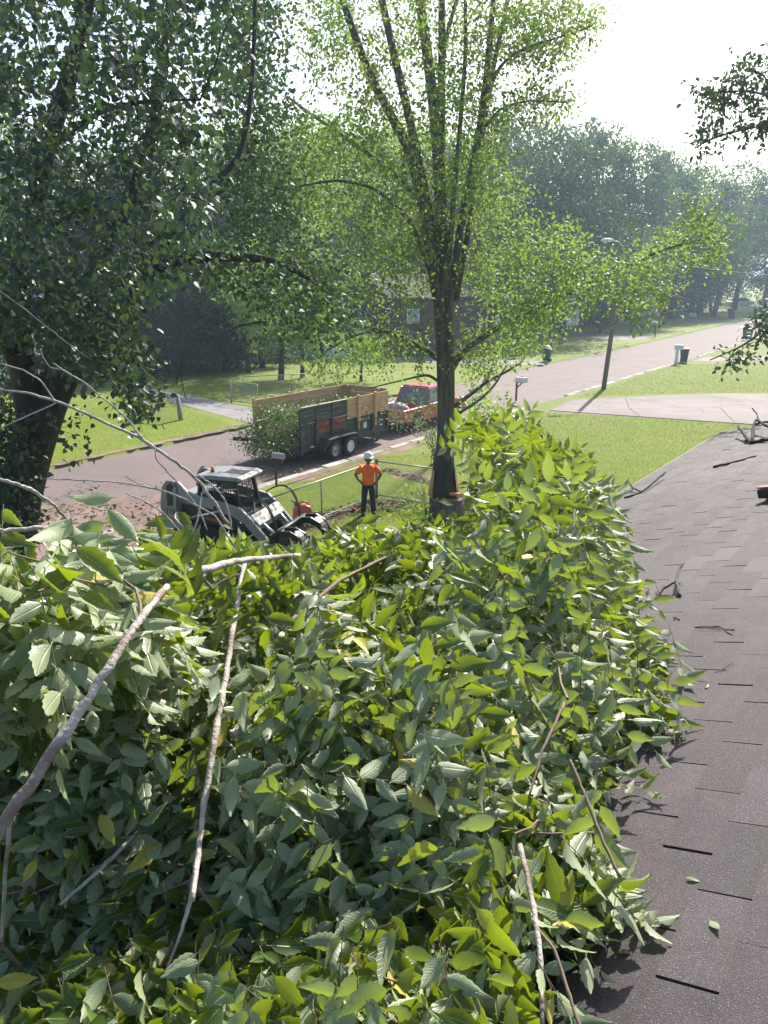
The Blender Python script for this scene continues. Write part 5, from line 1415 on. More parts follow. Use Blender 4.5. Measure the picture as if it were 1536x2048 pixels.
shrub('vine_shrub', 'leafy vine thicket growing right of the cut trunk', G(945, 990), [([(930, 800), (990, 780), (1010, 860), (1000, 990), (955, 985), (935, 900)], 100, (22, 25))], r6, .15, L_light, 11, .22)
shrub('sapling', 'young bright sapling at the foot of the pile left of the stump', G(850, 1040), [([(810, 1000), (840, 972), (858, 1000), (850, 1050), (810, 1055)], 26, (13, 16))], r6, .12, L_light, 8, .16)

# brush heaped in the trailer
BL = thing('brush_load', 'heap of cut leafy branches spilling over the tail of the trailer', 'brush', tuple(SP(22.6, 20.5, .51)))
b0 = np.array(BL.location); rb = np.random.default_rng(9)
Cb = []
while len(Cb) < 720:
    s_, l_, z_ = rb.uniform(20.4, 26.8), rb.uniform(19.45, 21.7), rb.uniform(.3, 2.2)
    top = 1.85 if s_ > 22 else 1.85 - (22 - s_) * .7
    lo = .55 if s_ > 22 else .75 - (22 - s_) * .3
    if s_ > 22.5: top = 1.55
    if s_ < 22 and abs(l_ - 20.4) > 1.2: continue
    if lo - .3 * rb.random() < z_ < top + .15 * rb.normal(): Cb.append(SP(s_, l_, z_))
Cb = np.array(Cb) - b0; mb = MB()
for c in Cb[::3]: mb.tube([c + rb.normal(0, .2, 3) + ST * 1.0, c + ST * .4, c], [.02, .014, .005], 4, cap=False)
for k in range(7): mb.tube([SP(23.5, 20 + .2 * k, 1.2) - b0, SP(21.3, 19.9 + .25 * k, 1.1) - b0, SP(20.2 + .1 * k, 19.8 + .28 * k, .55) - b0], [.035, .025, .01], 5)
mb.build('sticks', m_twig, BL)
idx = np.repeat(np.arange(len(Cb)), 26); off = rb.normal(size=(len(idx), 3)) * .17
P = Cb[idx] + off; D = unit(off + rb.normal(size=P.shape) * .1 + [0, 0, -.08]); N = unit(rb.normal(size=P.shape) * .8 + [0, 0, .6])
V, F, _ = leaf_batch(T_OVAL, F_OVAL, P, D, N, rb.uniform(.06, .11, len(P)))
me = mesh_arrays('leaves', V, F); me.materials.append(LEAF('wilting_leaf', (.035, .075, .02), (.07, .13, .03), (.13, .19, .12), (.19, .25, .17), (.16, .3, .04), .3, .4)); tag(link('leaves', me, BL), kind='stuff')

# ------------------------------------------------------------------ grass blades and litter
m_blade = LEAF('grass_blade', (.1, .155, .008), (.175, .235, .014), (.105, .16, .01), (.17, .23, .018), (.27, .36, .012), .42, .7, spec=.06)
rg = np.random.default_rng(31)
T_BL = np.array([(-.09, 0, 0), (.09, 0, 0), (.02, 1, .25)], float); F_BL = np.array([(0, 1, 2)])
Pg = []
for poly, n in (([(545, 985), (740, 915), (900, 905), (1010, 930), (1010, 1040), (900, 1060), (560, 1075)], 56000),
                ([(990, 850), (1090, 826), (1300, 836), (1540, 853), (1540, 900), (1440, 900), (1300, 1000), (1200, 1060), (1000, 980)], 80000),
                ([(80, 940), (480, 858), (430, 835), (250, 790), (110, 850)], 16000),
                ([(1150, 795), (1350, 730), (1540, 725), (1540, 785), (1320, 788)], 14000)):
    Pg += [G(x, y) for x, y in sample_poly(poly, n, rg)]
Pg = np.array(Pg); s_, l_ = Pg[:, 0] * ST[0] + Pg[:, 1] * ST[1], Pg[:, 0] * SL[0] + Pg[:, 1] * SL[1]
Pg = Pg[(l_ < K0 - .35) | (l_ > K1 + .4)]
D = unit(rg.normal(size=Pg.shape) * .45 + [0, 0, 1]); N = unit(rg.normal(size=Pg.shape) * [1, 1, .2])
dist = np.linalg.norm(Pg, axis=1)
V, F, _ = leaf_batch(T_BL, F_BL, Pg, D, N, rg.uniform(.03, .068, len(Pg)) * np.clip(dist / 30, .85, 1.6))
me = mesh_arrays('grass', V, F); me.materials.append(m_blade); tag(link('grass', me), 'mown green grass blades over the front lawns', 'grass', kind='stuff')
# leaf litter
Pl = []
for poly, n in (([(60, 1010), (340, 1005), (345, 1090), (20, 1100)], 900), ([(150, 960), (340, 960), (340, 1010), (60, 1010)], 120), ([(560, 1040), (730, 1000), (860, 1000), (860, 1015), (700, 1030), (620, 1065)], 700),
                ([(790, 938), (872, 962), (868, 972), (745, 936)], 320), ([(470, 935), (600, 925), (640, 930), (520, 965)], 120), ([(900, 830), (1080, 828), (1060, 800), (960, 800)], 60)):
    Pl += [G(x, y, .02) for x, y in sample_poly(poly, n, rg)]
Pl = np.array(Pl); N = unit(rg.normal(size=Pl.shape) * .4 + [0, 0, 1]); D = unit(rg.normal(size=Pl.shape) * [1, 1, .2])
V, F, _ = leaf_batch(T_OVAL, F_OVAL, Pl, D, N, rg.uniform(.06, .17, len(Pl)))
me = mesh_arrays('leaf_litter', V, F); me.materials.append(LEAF('litter', (.06, .08, .03), (.2, .13, .08), (.12, .11, .06), (.22, .16, .1), (.1, .12, .03), .2, .8))
tag(link('leaf_litter', me), 'scattered leaves and chips on the road, soil and fence line', 'litter', kind='stuff')

# ------------------------------------------------------------------ the felled branches
def near_leaf(seed, teeth=True):
    r = np.random.default_rng(seed)
    st = np.array([0, .07, .15, .24, .33, .42, .51, .6, .69, .78, .87, .94, 1.0])
    half = .225 * np.sin(PI * np.clip(st, 0, 1) ** .8) ** .9 * (1 - .3 * st)
    half[-1] = 0; half[0] = .012
    fold, arc, tw = r.uniform(.2, .65), r.uniform(-.02, .32) + (.35 if seed in (3, 7) else 0), r.normal(0, .18)
    V = []; UV = []
    for i, t in enumerate(st):
        zc = -arc * t * t + .03 * math.sin(5 * t + seed)
        V.append((.04 * math.sin(3 * t + seed) * .4, t, zc)); UV.append((0, t))
    nC = len(st)
    for sgn in (1, -1):
        for i, t in enumerate(st):
            w = half[i] * (1 + r.normal(0, .04)); ty = t
            if teeth and 0 < i < nC - 1: w *= 1.06 if i % 2 else .93; ty = t + (.018 if i % 2 else -.008)
            zc = -arc * t * t + .03 * math.sin(5 * t + seed)
            V.append((sgn * w, ty, zc + fold * w * (1.0 + sgn * tw) + .012 * math.sin(9 * t + sgn + seed))); UV.append((sgn * w / .225, t))
    F = []
    for i in range(nC - 1):
        F.append((i, nC + i, nC + i + 1, i + 1)); F.append((i, i + 1, 2 * nC + i + 1, 2 * nC + i))
    V = np.array(V)
    # petiole
    k = len(V); V = np.vstack([V, [(-.012, -.12, .01), (.012, -.12, .01), (.012, 0.01, 0), (-.012, 0.01, 0)]]); F.append((k, k + 1, k + 2, k + 3)); UV += [(0, 0)] * 4
    return V, np.array(F), np.array(UV)
NL = [near_leaf(i) for i in range(10)]
m_pile = LEAF('felled_leaf', (.022, .055, .009), (.05, .1, .014), (.2, .255, .15), (.35, .395, .235), (.42, .56, .02), .27, .4, veins=True, spec=.45)
leaf_me = []
for V, F, UV in NL:
    me = mesh_arrays('leaf', V, F, UV); smooth(me); me.materials.append(m_pile); leaf_me.append(me)

CTRL = np.array([
    (-150, 2048, 2.2), (0, 2048, 2.1), (200, 2048, 2.0), (400, 2048, 1.85), (600, 2048, 1.75), (800, 2048, 1.65), (1000, 2048, 1.55), (1150, 2048, 1.5), (500, 2250, 1.6), (1000, 2250, 1.4), (-100, 2250, 1.9),
    (0, 1850, 2.15), (300, 1850, 2.1), (600, 1850, 1.9), (900, 1850, 1.8), (1150, 1850, 1.72), (1280, 1790, 1.85),
    (0, 1600, 2.15), (300, 1600, 2.15), (600, 1600, 2.0), (900, 1600, 1.95), (1180, 1600, 2.1), (1240, 1530, 2.45),
    (-100, 1310, 1.5), (0, 1310, 1.5), (130, 1290, 1.55), (-80, 1480, 2.2), (0, 1470, 2.2), (120, 1440, 2.25), (220, 1360, 2.3), (400, 1400, 2.4), (600, 1400, 2.13), (900, 1400, 2.08), (1200, 1400, 2.45), (1370, 1420, 2.75), (1370, 1330, 3.1),
    (-100, 1230, 1.5), (0, 1230, 1.5), (150, 1220, 1.6), (250, 1230, 1.8), (450, 1250, 2.68), (700, 1250, 2.42), (950, 1250, 2.35), (1200, 1250, 2.8), (1320, 1250, 3.4),
    (0, 1110, 2.0), (150, 1110, 2.0), (300, 1100, 2.05), (500, 1110, 2.95), (700, 1100, 3.7), (850, 1100, 3.4), (950, 1100, 2.85), (1100, 1100, 2.8), (1280, 1150, 3.8),
    (0, 1040, 2.4), (250, 1050, 2.3), (860, 1030, 4.4), (950, 1000, 3.6), (1100, 1000, 3.4), (1220, 1000, 3.9), (950, 900, 3.9), (1050, 900, 3.8), (1180, 930, 3.9), (960, 820, 4.2), (1050, 800, 4.2)], float)
def pile_t(px, py):
    d2 = ((CTRL[:, 0] - px) ** 2 + (CTRL[:, 1] - py) ** 2) + 900
    w = d2 ** -1.6
    return float((w * CTRL[:, 2]).sum() / w.sum())
PILE = [(-150, 1120), (0, 1130), (80, 1135), (140, 1105), (220, 1110), (300, 1095), (350, 1100), (420, 1105), (480, 1070), (560, 1095), (640, 1080), (700, 1062), (760, 1060), (830, 1040), (870, 1050), (945, 1050), (960, 960), (940, 900), (935, 865), (970, 848), (1005, 832),
        (1050, 826), (1075, 858), (1130, 890), (1175, 935), (1215, 985), (1205, 1050), (1245, 1090), (1270, 1170), (1270, 1240), (1320, 1310), (1290, 1370), (1330, 1415), (1210, 1440), (1205, 1510), (1150, 1550), (1170, 1660), (1190, 1760), (1150, 1810), (1080, 1830), (1035, 1890), (1000, 2048), (980, 2250), (-150, 2250)]
# branches: name of zone -> (label, limb polylines px,py,depth,width px)
BR = [
    ('felled branch with broad pale leaf undersides at the left edge above the thick limb', [[(-60, 1760, 1.28, 32), (0, 1655, 1.32, 31), (130, 1470, 1.4, 28), (215, 1335, 1.47, 24), (290, 1225, 1.62, 19), (335, 1172, 1.78, 16)], [(-20, 1445, 1.8, 14), (60, 1425, 1.85, 13), (150, 1385, 1.9, 11), (215, 1345, 1.95, 8)]]),
    ('felled branch with a whitish upright limb left of the pile centre', [[(385, 1800, 1.7, 13), (398, 1690, 1.86, 14), (425, 1500, 2.03, 17), (455, 1330, 2.28, 16), (478, 1180, 2.62, 13), (490, 1120, 2.8, 10)], [(465, 1475, 2.0, 14), (500, 1425, 2.1, 13), (540, 1380, 2.25, 7)]]),
    ('felled branch with a mossy horizontal limb along the crest of the pile', [[(170, 1206, 2.0, 20), (300, 1165, 2.2, 22), (400, 1142, 2.25, 21), (480, 1120, 2.5, 16), (600, 1110, 2.9, 9)], [(310, 1153, 2.15, 4), (410, 1160, 2.2, 7), (425, 1180, 2.2, 7), (440, 1165, 2.22, 6), (478, 1148, 2.25, 4)]]),
    ('felled branch with bright yellow green leaves along the crest before the worker', [[(560, 1260, 2.5, 8), (680, 1160, 2.9, 8), (780, 1110, 3.3, 7), (860, 1080, 3.7, 5)], [(600, 1220, 2.7, 5), (560, 1130, 2.9, 3)]]),
    ('felled branch with upright leafy tip rising beside the cut trunk', [[(880, 1180, 3.4, 14), (960, 1060, 3.7, 12), (1020, 960, 4.0, 10), (1045, 880, 4.15, 7), (1055, 840, 4.2, 4)], [(1000, 990, 3.9, 7), (1100, 950, 3.9, 5), (1200, 970, 3.9, 3)], [(1010, 975, 4.0, 5), (940, 900, 4.1, 3)]]),
    ('felled branch draped over the eave on the right flank of the pile', [[(900, 1230, 2.7, 10), (1050, 1130, 3.0, 9), (1180, 1120, 3.3, 7), (1280, 1180, 3.8, 4)], [(1000, 1190, 2.8, 6), (1150, 1260, 2.9, 5), (1320, 1320, 3.1, 3)]]),
    ('felled branch lying out across the shingles with two pointed leafy tips', [[(800, 1350, 2.3, 11), (950, 1330, 2.35, 10), (1150, 1360, 2.5, 7), (1350, 1400, 2.75, 3)], [(1000, 1340, 2.45, 5), (1150, 1450, 2.45, 4), (1230, 1510, 2.5, 3)]]),
    ('felled branch drooping in the middle of the pile with grey green undersides', [[(620, 1380, 2.3, 12), (680, 1480, 2.1, 10), (720, 1600, 2.0, 7), (760, 1720, 1.9, 4)], [(870, 1400, 2.2, 8), (880, 1550, 2.0, 6), (890, 1660, 1.9, 4)], [(560, 1440, 2.15, 6), (500, 1560, 2.1, 5), (420, 1700, 2.0, 4)]]),
    ('felled branch hanging at the lower right with bare brown stems over the roof', [[(1130, 1405, 2.2, 7), (1085, 1500, 2.05, 7), (1058, 1595, 1.95, 5)], [(1140, 1520, 1.98, 7), (1165, 1580, 1.92, 9), (1205, 1680, 1.82, 8), (1240, 1755, 1.75, 7)], [(1000, 1655, 1.9, 4), (1090, 1668, 1.9, 5), (1185, 1665, 1.93, 6)], [(1040, 1690, 1.75, 12), (1065, 1800, 1.6, 14), (1080, 1900, 1.5, 12), (1085, 2060, 1.4, 10)], [(1070, 1850, 1.55, 6), (1110, 1900, 1.5, 7), (1135, 1980, 1.44, 8), (1165, 2070, 1.38, 8)]]),
    ('felled branch with yellowish leaves and thin brown twigs at the lower left corner', [[(120, 1810, 1.85, 8), (200, 1740, 1.9, 12), (290, 1650, 2.0, 9), (420, 1560, 2.1, 5)], [(20, 1640, 1.55, 12), (10, 1750, 1.6, 9), (2, 1900, 1.7, 7)], [(60, 2060, 1.8, 8), (100, 1990, 1.85, 7), (200, 1900, 1.9, 5)], [(60, 1790, 1.9, 4), (130, 1760, 1.9, 5), (210, 1740, 1.92, 4)]]),
    ('felled branch of dark shaded foliage along the bottom of the picture', [[(395, 1700, 1.85, 15), (385, 1790, 1.8, 11), (360, 1870, 1.75, 8), (310, 2000, 1.7, 5)], [(385, 1760, 1.8, 8), (440, 1830, 1.75, 7), (455, 1900, 1.72, 5)], [(650, 1780, 1.8, 8), (640, 1900, 1.7, 6), (560, 2040, 1.6, 5)], [(820, 1750, 1.8, 8), (860, 1880, 1.68, 6), (920, 2060, 1.5, 5)]]),
]
rp_ = np.random.default_rng(77)
TH = []; LIMB = []; ZPX = []
for label, limbs in BR:
    base = DP(*limbs[0][0][:3])
    t = thing('felled_branch', label, 'branch', tuple(base), group='felled branches heaped against the roof')
    TH.append(t); b0 = np.array(base); mb = MB(); pts_all = []; zp = []
    for L_ in limbs:
        sink = 0 if len(TH) == 9 else (.11 if max(q[3] for q in L_) <= 12 else .03)
        P = np.array([DP(x, y, d + sink) for x, y, d, w in L_]); rad = np.array([w * (.82 if w > 12 else .9) / 2 / FPX * d for x, y, d, w in L_]); m = len(L_)
        tt = np.linspace(0, m - 1, (m - 1) * 7 + 1); Q = np.array([np.interp(tt, np.arange(m), P[:, k]) for k in range(3)]).T
        Q[1:-1] = (Q[:-2] + 2 * Q[1:-1] + Q[2:]) / 4
        wob = rp_.normal(0, 1, Q.shape) * np.interp(tt, np.arange(m), rad)[:, None] * .14; wob[0] = 0; Q = Q + wob
        rr_ = np.interp(tt, np.arange(m), rad) * (1 + .1 * rp_.normal(size=len(tt)))
        MB().tube(Q - b0, rr_, 8).build('limb' if L_ is limbs[0] else 'side_limb', m_bark_pale if max(q[3] for q in L_) > 11 else m_twig, t); pts_all.append(Q)
        zp += [(np.interp(f, np.arange(m), [q[0] for q in L_]), np.interp(f, np.arange(m), [q[1] for q in L_])) for f in np.linspace(0, m - 1, 12)]
    LIMB.append(np.vstack(pts_all)); ZPX.append(np.array(zp))
def zone(px, py):
    return int(np.argmin([((z[:, 0] - px) ** 2 + (z[:, 1] - py) ** 2).min() for z in ZPX]))
def manner(px, py):
    """axis across / up / towards the camera, and how likely the pale underside shows"""
    if py < 1060 and px > 860:
        f = (px - 1030) / 150
        if py < 930: return (f * .9 + rp_.normal(0, .3), .75, -.25, .15)
        return (f * .9 + rp_.normal(0, .3), -.1 + rp_.normal(0, .25), -.4, .3)
    if px > 900 and py < 1250: return (.5, -.65, -.45, .8)
    if px > 950: return (.6, -.65, -.4, .88)
    if px <= 340 and py < 1400: return (.35, -.5, -.55, .9)
    if px > 340 and py < 1200: return (rp_.normal(0, .5), .5, -.35, .2)
    if px > 340 and py < 1380 and px < 950: return (rp_.normal(0, .5), .0, -.7, .4)
    if px <= 420: return (.2 + rp_.normal(0, .25), -.55, -.55, .72)
    return (.12 + rp_.normal(0, .2), -.75, -.45, .88)
sprays = []
area = sample_poly(PILE, 6000, rp_)
# thin by depth so that leaf cover stays even
for (px, py) in area:
    t = pile_t(px, py)
    bump = py < 1050 and px > 860
    if rp_.random() < ((t / 4.9) ** 2 * 1.0 + .034) * (.42 if bump else 1): sprays.append((px + (rp_.normal(0, 22) if bump else 0), py + (rp_.normal(0, 18) if bump else 0), t + (rp_.normal(0, .3) if bump else 0), 0))
for e_ in ((1240, 1765, 1.76), (1255, 1790, 1.76), (1225, 1740, 1.78), (1215, 1770, 1.74), (1365, 1420, 2.72), (1330, 1405, 2.7), (1365, 1325, 3.1), (1300, 1175, 3.9), (1270, 1120, 3.8), (1222, 985, 3.8), (1200, 960, 3.8), (1110, 1965, 1.58), (1140, 1870, 1.66), (1150, 2040, 1.5), (1245, 1525, 2.42), (1050, 826, 4.2), (1005, 832, 4.2), (915, 850, 4.1), (912, 890, 4.1)): sprays.append((*e_, 0))
front = len(sprays)
for (px, py) in sample_poly(PILE, 6000, rp_):
    t = pile_t(px, py)
    if rp_.random() < (t / 4.6) ** 2 * 1.1 + .06: sprays.append((px, py, t, 1))
LV = [[] for _ in BR]; TWG = [MB() for _ in BR]
deep = []
for px, py, t, layer in sprays:
    tr_ = roof_t(px, py)
    dt = rp_.uniform(-.12, .26) * (t / 2) if layer == 0 else rp_.uniform(.4, 1.2) * (t / 2)
    tt = t + dt
    if tr_ > 0 and tt > tr_ - .12: tt = tr_ - rp_.uniform(.1, .22)
    if tt < 1.0: tt = 1.0
    P0 = DP(px, py, tt); z = zone(px, py)
    ax, up_, to, pu = manner(px, py)
    axis = unit(np.array([ax, to, up_]) + rp_.normal(0, .42, 3))
    view = unit(P0 - CAM); nrm = -view * .6 + np.array([.12, .08, .7]) + rp_.normal(0, .4, 3)
    if px > 900 and py > 1060: nrm = -view * .55 + np.array([.35, .15, .75]) + rp_.normal(0, .36, 3)
    if rp_.random() < .42: nrm = -view * .95 + np.array([.0, .0, .35]) + rp_.normal(0, .3, 3)
    if px < 380 and py < 1420: nrm = -view * .35 + np.array([.15, .3, .9]) + rp_.normal(0, .4, 3)
    under = rp_.random() < (pu if layer == 0 else pu * .1)
    nrm = unit(nrm - axis * nrm.dot(axis))
    if under: nrm = -nrm
    L_ = rp_.uniform(.16, .36) * (1.0 if t < 3 else 1.1); nlf = max(4, int(L_ / .034) + rp_.integers(-1, 2))
    base = P0 - axis * L_ * .6
    # keep the whole spray above the shingles
    side = np.cross(axis, nrm)
    sag = np.array([0, 0, -.12])
    pts = [base + axis * L_ * f + sag * f * f * L_ * 2 for f in (0, .35, .7, 1)]
    for q in pts:
        h = float((q - RO) @ RN); lt = float((q - RO) @ RU)
        if h < .03 and lt > V_EAVE - .1: q += RN * (.03 - h)
    b0 = np.array(TH[z].location)
    if layer == 0 and rp_.random() < .85: TWG[z].tube([p - b0 + view * .004 for p in pts], [.0013, .0012, .001, .0007], 5, cap=False)
    if layer == 0 and rp_.random() < .05:
        j = int(np.argmin(np.linalg.norm(LIMB[z] - base, axis=1) + rp_.uniform(0, .4, len(LIMB[z])))); a = LIMB[z][j]
        if np.linalg.norm(a - base) < .9:
            fs = np.linspace(0, 1, 7); bow = rp_.normal(0, .05, 3) + view * .14
            cp = [a + (base - a) * f + bow * math.sin(PI * f) + rp_.normal(0, .006, 3) for f in fs]
            TWG[z].tube([c_ - b0 for c_ in cp], [.0042 - .0022 * f for f in fs], 5, cap=False)
    for i in range(nlf + 1):
        f = (i + .6) / (nlf + .6); f = min(f, 1)
        p = np.array([np.interp(f, (0, .35, .7, 1), [q[k] for q in pts]) for k in range(3)])
        s = 1 if i % 2 else -1
        if i == nlf: d = axis + rp_.normal(0, .15, 3)
        else: d = axis * rp_.uniform(.3, .75) + side * s * rp_.uniform(.7, 1.0) + rp_.normal(0, .13, 3)
        d = unit(d + np.array([0, 0, -.14 if up_ < .3 else .0]))
        n2 = nrm + side * s * rp_.normal(.12, .14) + rp_.normal(0, .11, 3)
        S = rp_.uniform(.06, .1) * (.72 + .4 * math.sin(PI * min(1, f * .8 + .2))) * (1.15 if px < 360 and py < 1420 else 1)
        tipp = p + d * S; h = float((tipp - RO) @ RN)
        if h < .012 and float((tipp - RO) @ RU) > V_EAVE: d = unit(d + RN * (.012 - h) / S * 1.1)
        rec = (p, d, n2, S, z, rp_.integers(0, 10))
        (LV[z] if layer == 0 else deep).append(rec)
# dense dark interior
inner = []
for (px, py) in sample_poly(PILE, 12000, rp_):
    t = pile_t(px, py); tt = t * rp_.uniform(1.24, 1.7) + rp_.uniform(0, .3)
    tr_ = roof_t(px, py)
    if tr_ > 0 and tt > tr_ - .05:
        tt = tr_ - rp_.uniform(.05, .3)
    if py < 1120 and px < 880: tt = min(tt, t * 1.25)
    inner.append((DP(px, min(2250, py + 25), tt), unit(rp_.normal(size=3) + [0, 0, -.4]), rp_.normal(size=3) * .55 + [0, -.7, .6], rp_.uniform(.08, .125), zone(px, py), rp_.integers(0, 10)))
def leafM(p, d, n, S):
    d = Vector(d).normalized(); x = d.cross(Vector(n)).normalized(); zz = x.cross(d)
    M_ = Matrix((x, d, zz)).transposed().to_4x4(); M_.translation = Vector(p)
    return M_ @ Matrix.Scale(float(S), 4)
N_IND = 0
for z, t in enumerate(TH):
    b0 = np.array(t.location)
    recs = LV[z]
    def size_seen(rc):
        x, y, dd = pr(rc[0])
        return -(rc[3] / dd) if (0 < x < 1536 and 0 < y < 2048) else 9
    recs.sort(key=size_seen)
    for rc in recs[:290]:
        o = link('leaf', leaf_me[rc[5]], t); o.matrix_basis = leafM(rc[0] - b0, rc[1], rc[2], rc[3]); N_IND += 1
    rest = recs[290:] + [rc for rc in deep if rc[4] == z] + [rc for rc in inner if rc[4] == z]
    Vs, Fs, Us, o0 = [], [], [], 0
    for k in range(10):
        q = [rc for rc in rest if rc[5] == k]
        if not q: continue
        V, F, uv = leaf_batch(NL[k][0], NL[k][1], np.array([rc[0] for rc in q]) - b0, np.array([rc[1] for rc in q]), np.array([rc[2] for rc in q]), np.array([rc[3] for rc in q]), NL[k][2])
        Vs.append(V); Fs.append(F + o0); Us.append(uv); o0 += len(V)
    if Vs:
        me = mesh_arrays('leaves', np.vstack(Vs), np.vstack(Fs), np.vstack(Us)); smooth(me); me.materials.append(m_pile); tag(link('leaves', me, t), kind='stuff')
    if TWG[z].v: tag(TWG[z].build('twigs', m_twig, t), kind='stuff')
print('leaves', N_IND, 'front sprays', front, 'all', len(sprays), 'inner', len(inner))

# bare grey branches sticking out of the pile at the left
def bare(label, limbs, mat, cat='branch', name='bare_branch'):
    base = DP(*limbs[0][0][:3]); b0 = np.array(base)
    t = thing(name, label, cat, tuple(base), group='bare branches standing out of the pile')
    for k, L_ in enumerate(limbs):
        mb = MB(); P = np.array([DP(x, y, d) for x, y, d, w in L_]); rad = np.array([w * .72 / 2 / FPX * d for x, y, d, w in L_]); m = len(L_)
        tt = np.linspace(0, m - 1, (m - 1) * 6 + 1); Q = np.array([np.interp(tt, np.arange(m), P[:, j]) for j in range(3)]).T
        Q[1:-1] = (Q[:-2] + 2 * Q[1:-1] + Q[2:]) / 4
        rr_ = np.interp(tt, np.arange(m), rad); Q = Q + rp_.normal(0, 1, Q.shape) * rr_[:, None] * .3
        rr_ = rr_ * (1 + .22 * (rp_.random(len(rr_)) < .18))
        mb.tube(Q - b0, rr_, 7); mb.build('stem' if k == 0 else 'side_stem', mat, t)
    return t
m_grey_twig = MAT('silver_grey_bark', (.46, .43, .40), (.22, .2, .18), .8, 25, bump=.4, bscale=80)
bare('long bare grey branch arching from the loader towards the left edge', [
    [(458, 1050, 2.6, 8), (405, 970, 2.55, 8), (365, 934, 2.5, 9), (288, 881, 2.45, 9), (200, 840, 2.4, 8), (109, 801, 2.35, 7), (50, 785, 2.3, 6), (-10, 778, 2.3, 5)],
    [(288, 881, 2.45, 6), (255, 839, 2.42, 5), (219, 806, 2.4, 5), (164, 762, 2.36, 4), (124, 739, 2.33, 4), (106, 726, 2.3, 3)],
    [(109, 801, 2.35, 5), (80, 759, 2.3, 4), (44, 739, 2.3, 4), (2, 727, 2.3, 3)],
    [(113, 806, 2.35, 4), (55, 832, 2.35, 4), (0, 857, 2.35, 3)],
    [(124, 739, 2.33, 3), (100, 735, 2.3, 2.5), (86, 715, 2.3, 2), (81, 698, 2.3, 2)],
    [(310, 897, 2.46, 3.5), (312, 920, 2.46, 3), (346, 955, 2.48, 3.5), (394, 1010, 2.5, 4), (415, 1060, 2.52, 4)]], m_grey_twig)
bare('bare twig crossing in front of the loader from the road', [[(470, 1095, 2.5, 5), (430, 1030, 2.48, 5), (365, 996, 2.45, 5), (310, 977, 2.4, 5), (230, 964, 2.35, 4), (175, 961, 2.3, 4), (89, 958, 2.3, 3)],
    [(305, 977, 2.4, 3), (270, 965, 2.4, 2.5), (250, 952, 2.4, 2)], [(365, 996, 2.45, 3), (340, 985, 2.4, 2.5), (310, 975, 2.4, 2)]], m_grey_twig)
bare('low bare twig ending beside the loader track', [[(402, 1110, 2.3, 5), (375, 1080, 2.3, 5), (345, 1045, 2.3, 4.5), (321, 1021, 2.3, 4.5), (285, 1000, 2.3, 4), (252, 987, 2.3, 3)]], m_grey_twig)
bare('forked bare twig standing before the loader cab', [[(465, 1060, 2.5, 5), (452, 1005, 2.5, 5), (440, 985, 2.5, 5), (415, 962, 2.5, 4), (393, 947, 2.5, 3)], [(442, 987, 2.5, 3.5), (455, 980, 2.5, 3), (472, 979, 2.5, 2.5)], [(380, 1080, 2.4, 5), (395, 1040, 2.42, 5), (402, 1000, 2.45, 4), (403, 985, 2.45, 3)]], m_grey_twig)
bare('curved pale branch leaving the left edge above the pile', [[(-20, 957, 1.9, 9), (30, 966, 1.95, 10), (66, 981, 2.0, 10), (109, 1010, 2.05, 9), (139, 1043, 2.1, 8), (152, 1070, 2.1, 7)]], m_grey_twig)
bare('thick pale branch lying level at the left crest of the pile', [[(-30, 1064, 2.0, 13), (30, 1061, 2.02, 13), (90, 1056, 2.05, 13), (139, 1061, 2.1, 12), (208, 1076, 2.15, 11), (260, 1090, 2.2, 9)]], m_bark_pale)
bare('faint bare twig hanging in the shade of the leaning tree', [[(-20, 570, 3.6, 6), (36, 609, 3.6, 5), (91, 653, 3.6, 5), (128, 682, 3.6, 4.5), (175, 715, 3.6, 3)]], m_bark)
bare('dead drooping branch hanging above the gate across the street', [[(535, 641, 10.5, 6), (480, 652, 10.5, 6), (430, 672, 10.4, 5), (390, 700, 10.3, 4.5), (360, 735, 10.2, 3.5), (352, 770, 10.2, 3)], [(400, 692, 10.3, 3), (370, 722, 10.3, 2.5), (355, 740, 10.3, 2)], [(362, 735, 10.2, 2.5), (365, 770, 10.2, 2.5), (372, 800, 10.2, 2)], [(360, 745, 10.2, 2), (345, 772, 10.2, 2)]], m_bark)

# ------------------------------------------------------------------ bits on the roof
def stick(label, limbs, mat, name='roof_twig'):
    pts0 = limbs[0][0]; base = DP(pts0[0], pts0[1], roof_t(pts0[0], pts0[1])); b0 = np.array(base)
    t = thing(name, label, 'twig', tuple(base), group='broken twigs lying on the shingles')
    for k, L_ in enumerate(limbs):
        P = []; rad = []
        for x, y, w, h in L_:
            d = roof_t(x, y); r_ = w * .8 / 2 / FPX * d; P.append(DP(x, y, d) + RN * (r_ + .006 + h)); rad.append(r_)
        P = np.array(P); m = len(P); tt = np.linspace(0, m - 1, (m - 1) * 5 + 1); Q = np.array([np.interp(tt, np.arange(m), P[:, j]) for j in range(3)]).T
        rr_ = np.interp(tt, np.arange(m), rad) * (1 + .15 * rp_.normal(size=len(tt))); Q = Q + rp_.normal(0, 1, Q.shape) * rr_[:, None] * .25
        MB().tube(Q - b0, np.abs(rr_), 7).build('stem' if k == 0 else 'fork', mat, t)
stick('forked dark dead branch on the roof at the right edge', [[(1560, 884, 9, .03), (1530, 885, 9, .0), (1503, 889, 9, .0), (1495, 886, 8, .02), (1480, 873, 6, .12)], [(1505, 888, 8, .0), (1512, 872, 7, .12), (1519, 866, 7, .15), (1545, 875, 6, .1)]], m_twig_dark)
stick('small curled dark twig at the far rake of the roof', [[(1560, 845, 6, .02), (1520, 849, 6, .0), (1510, 852, 5, .0)], [(1520, 848, 4, .0), (1516, 843, 3, .1), (1509, 838, 3, .15)]], m_twig_dark)
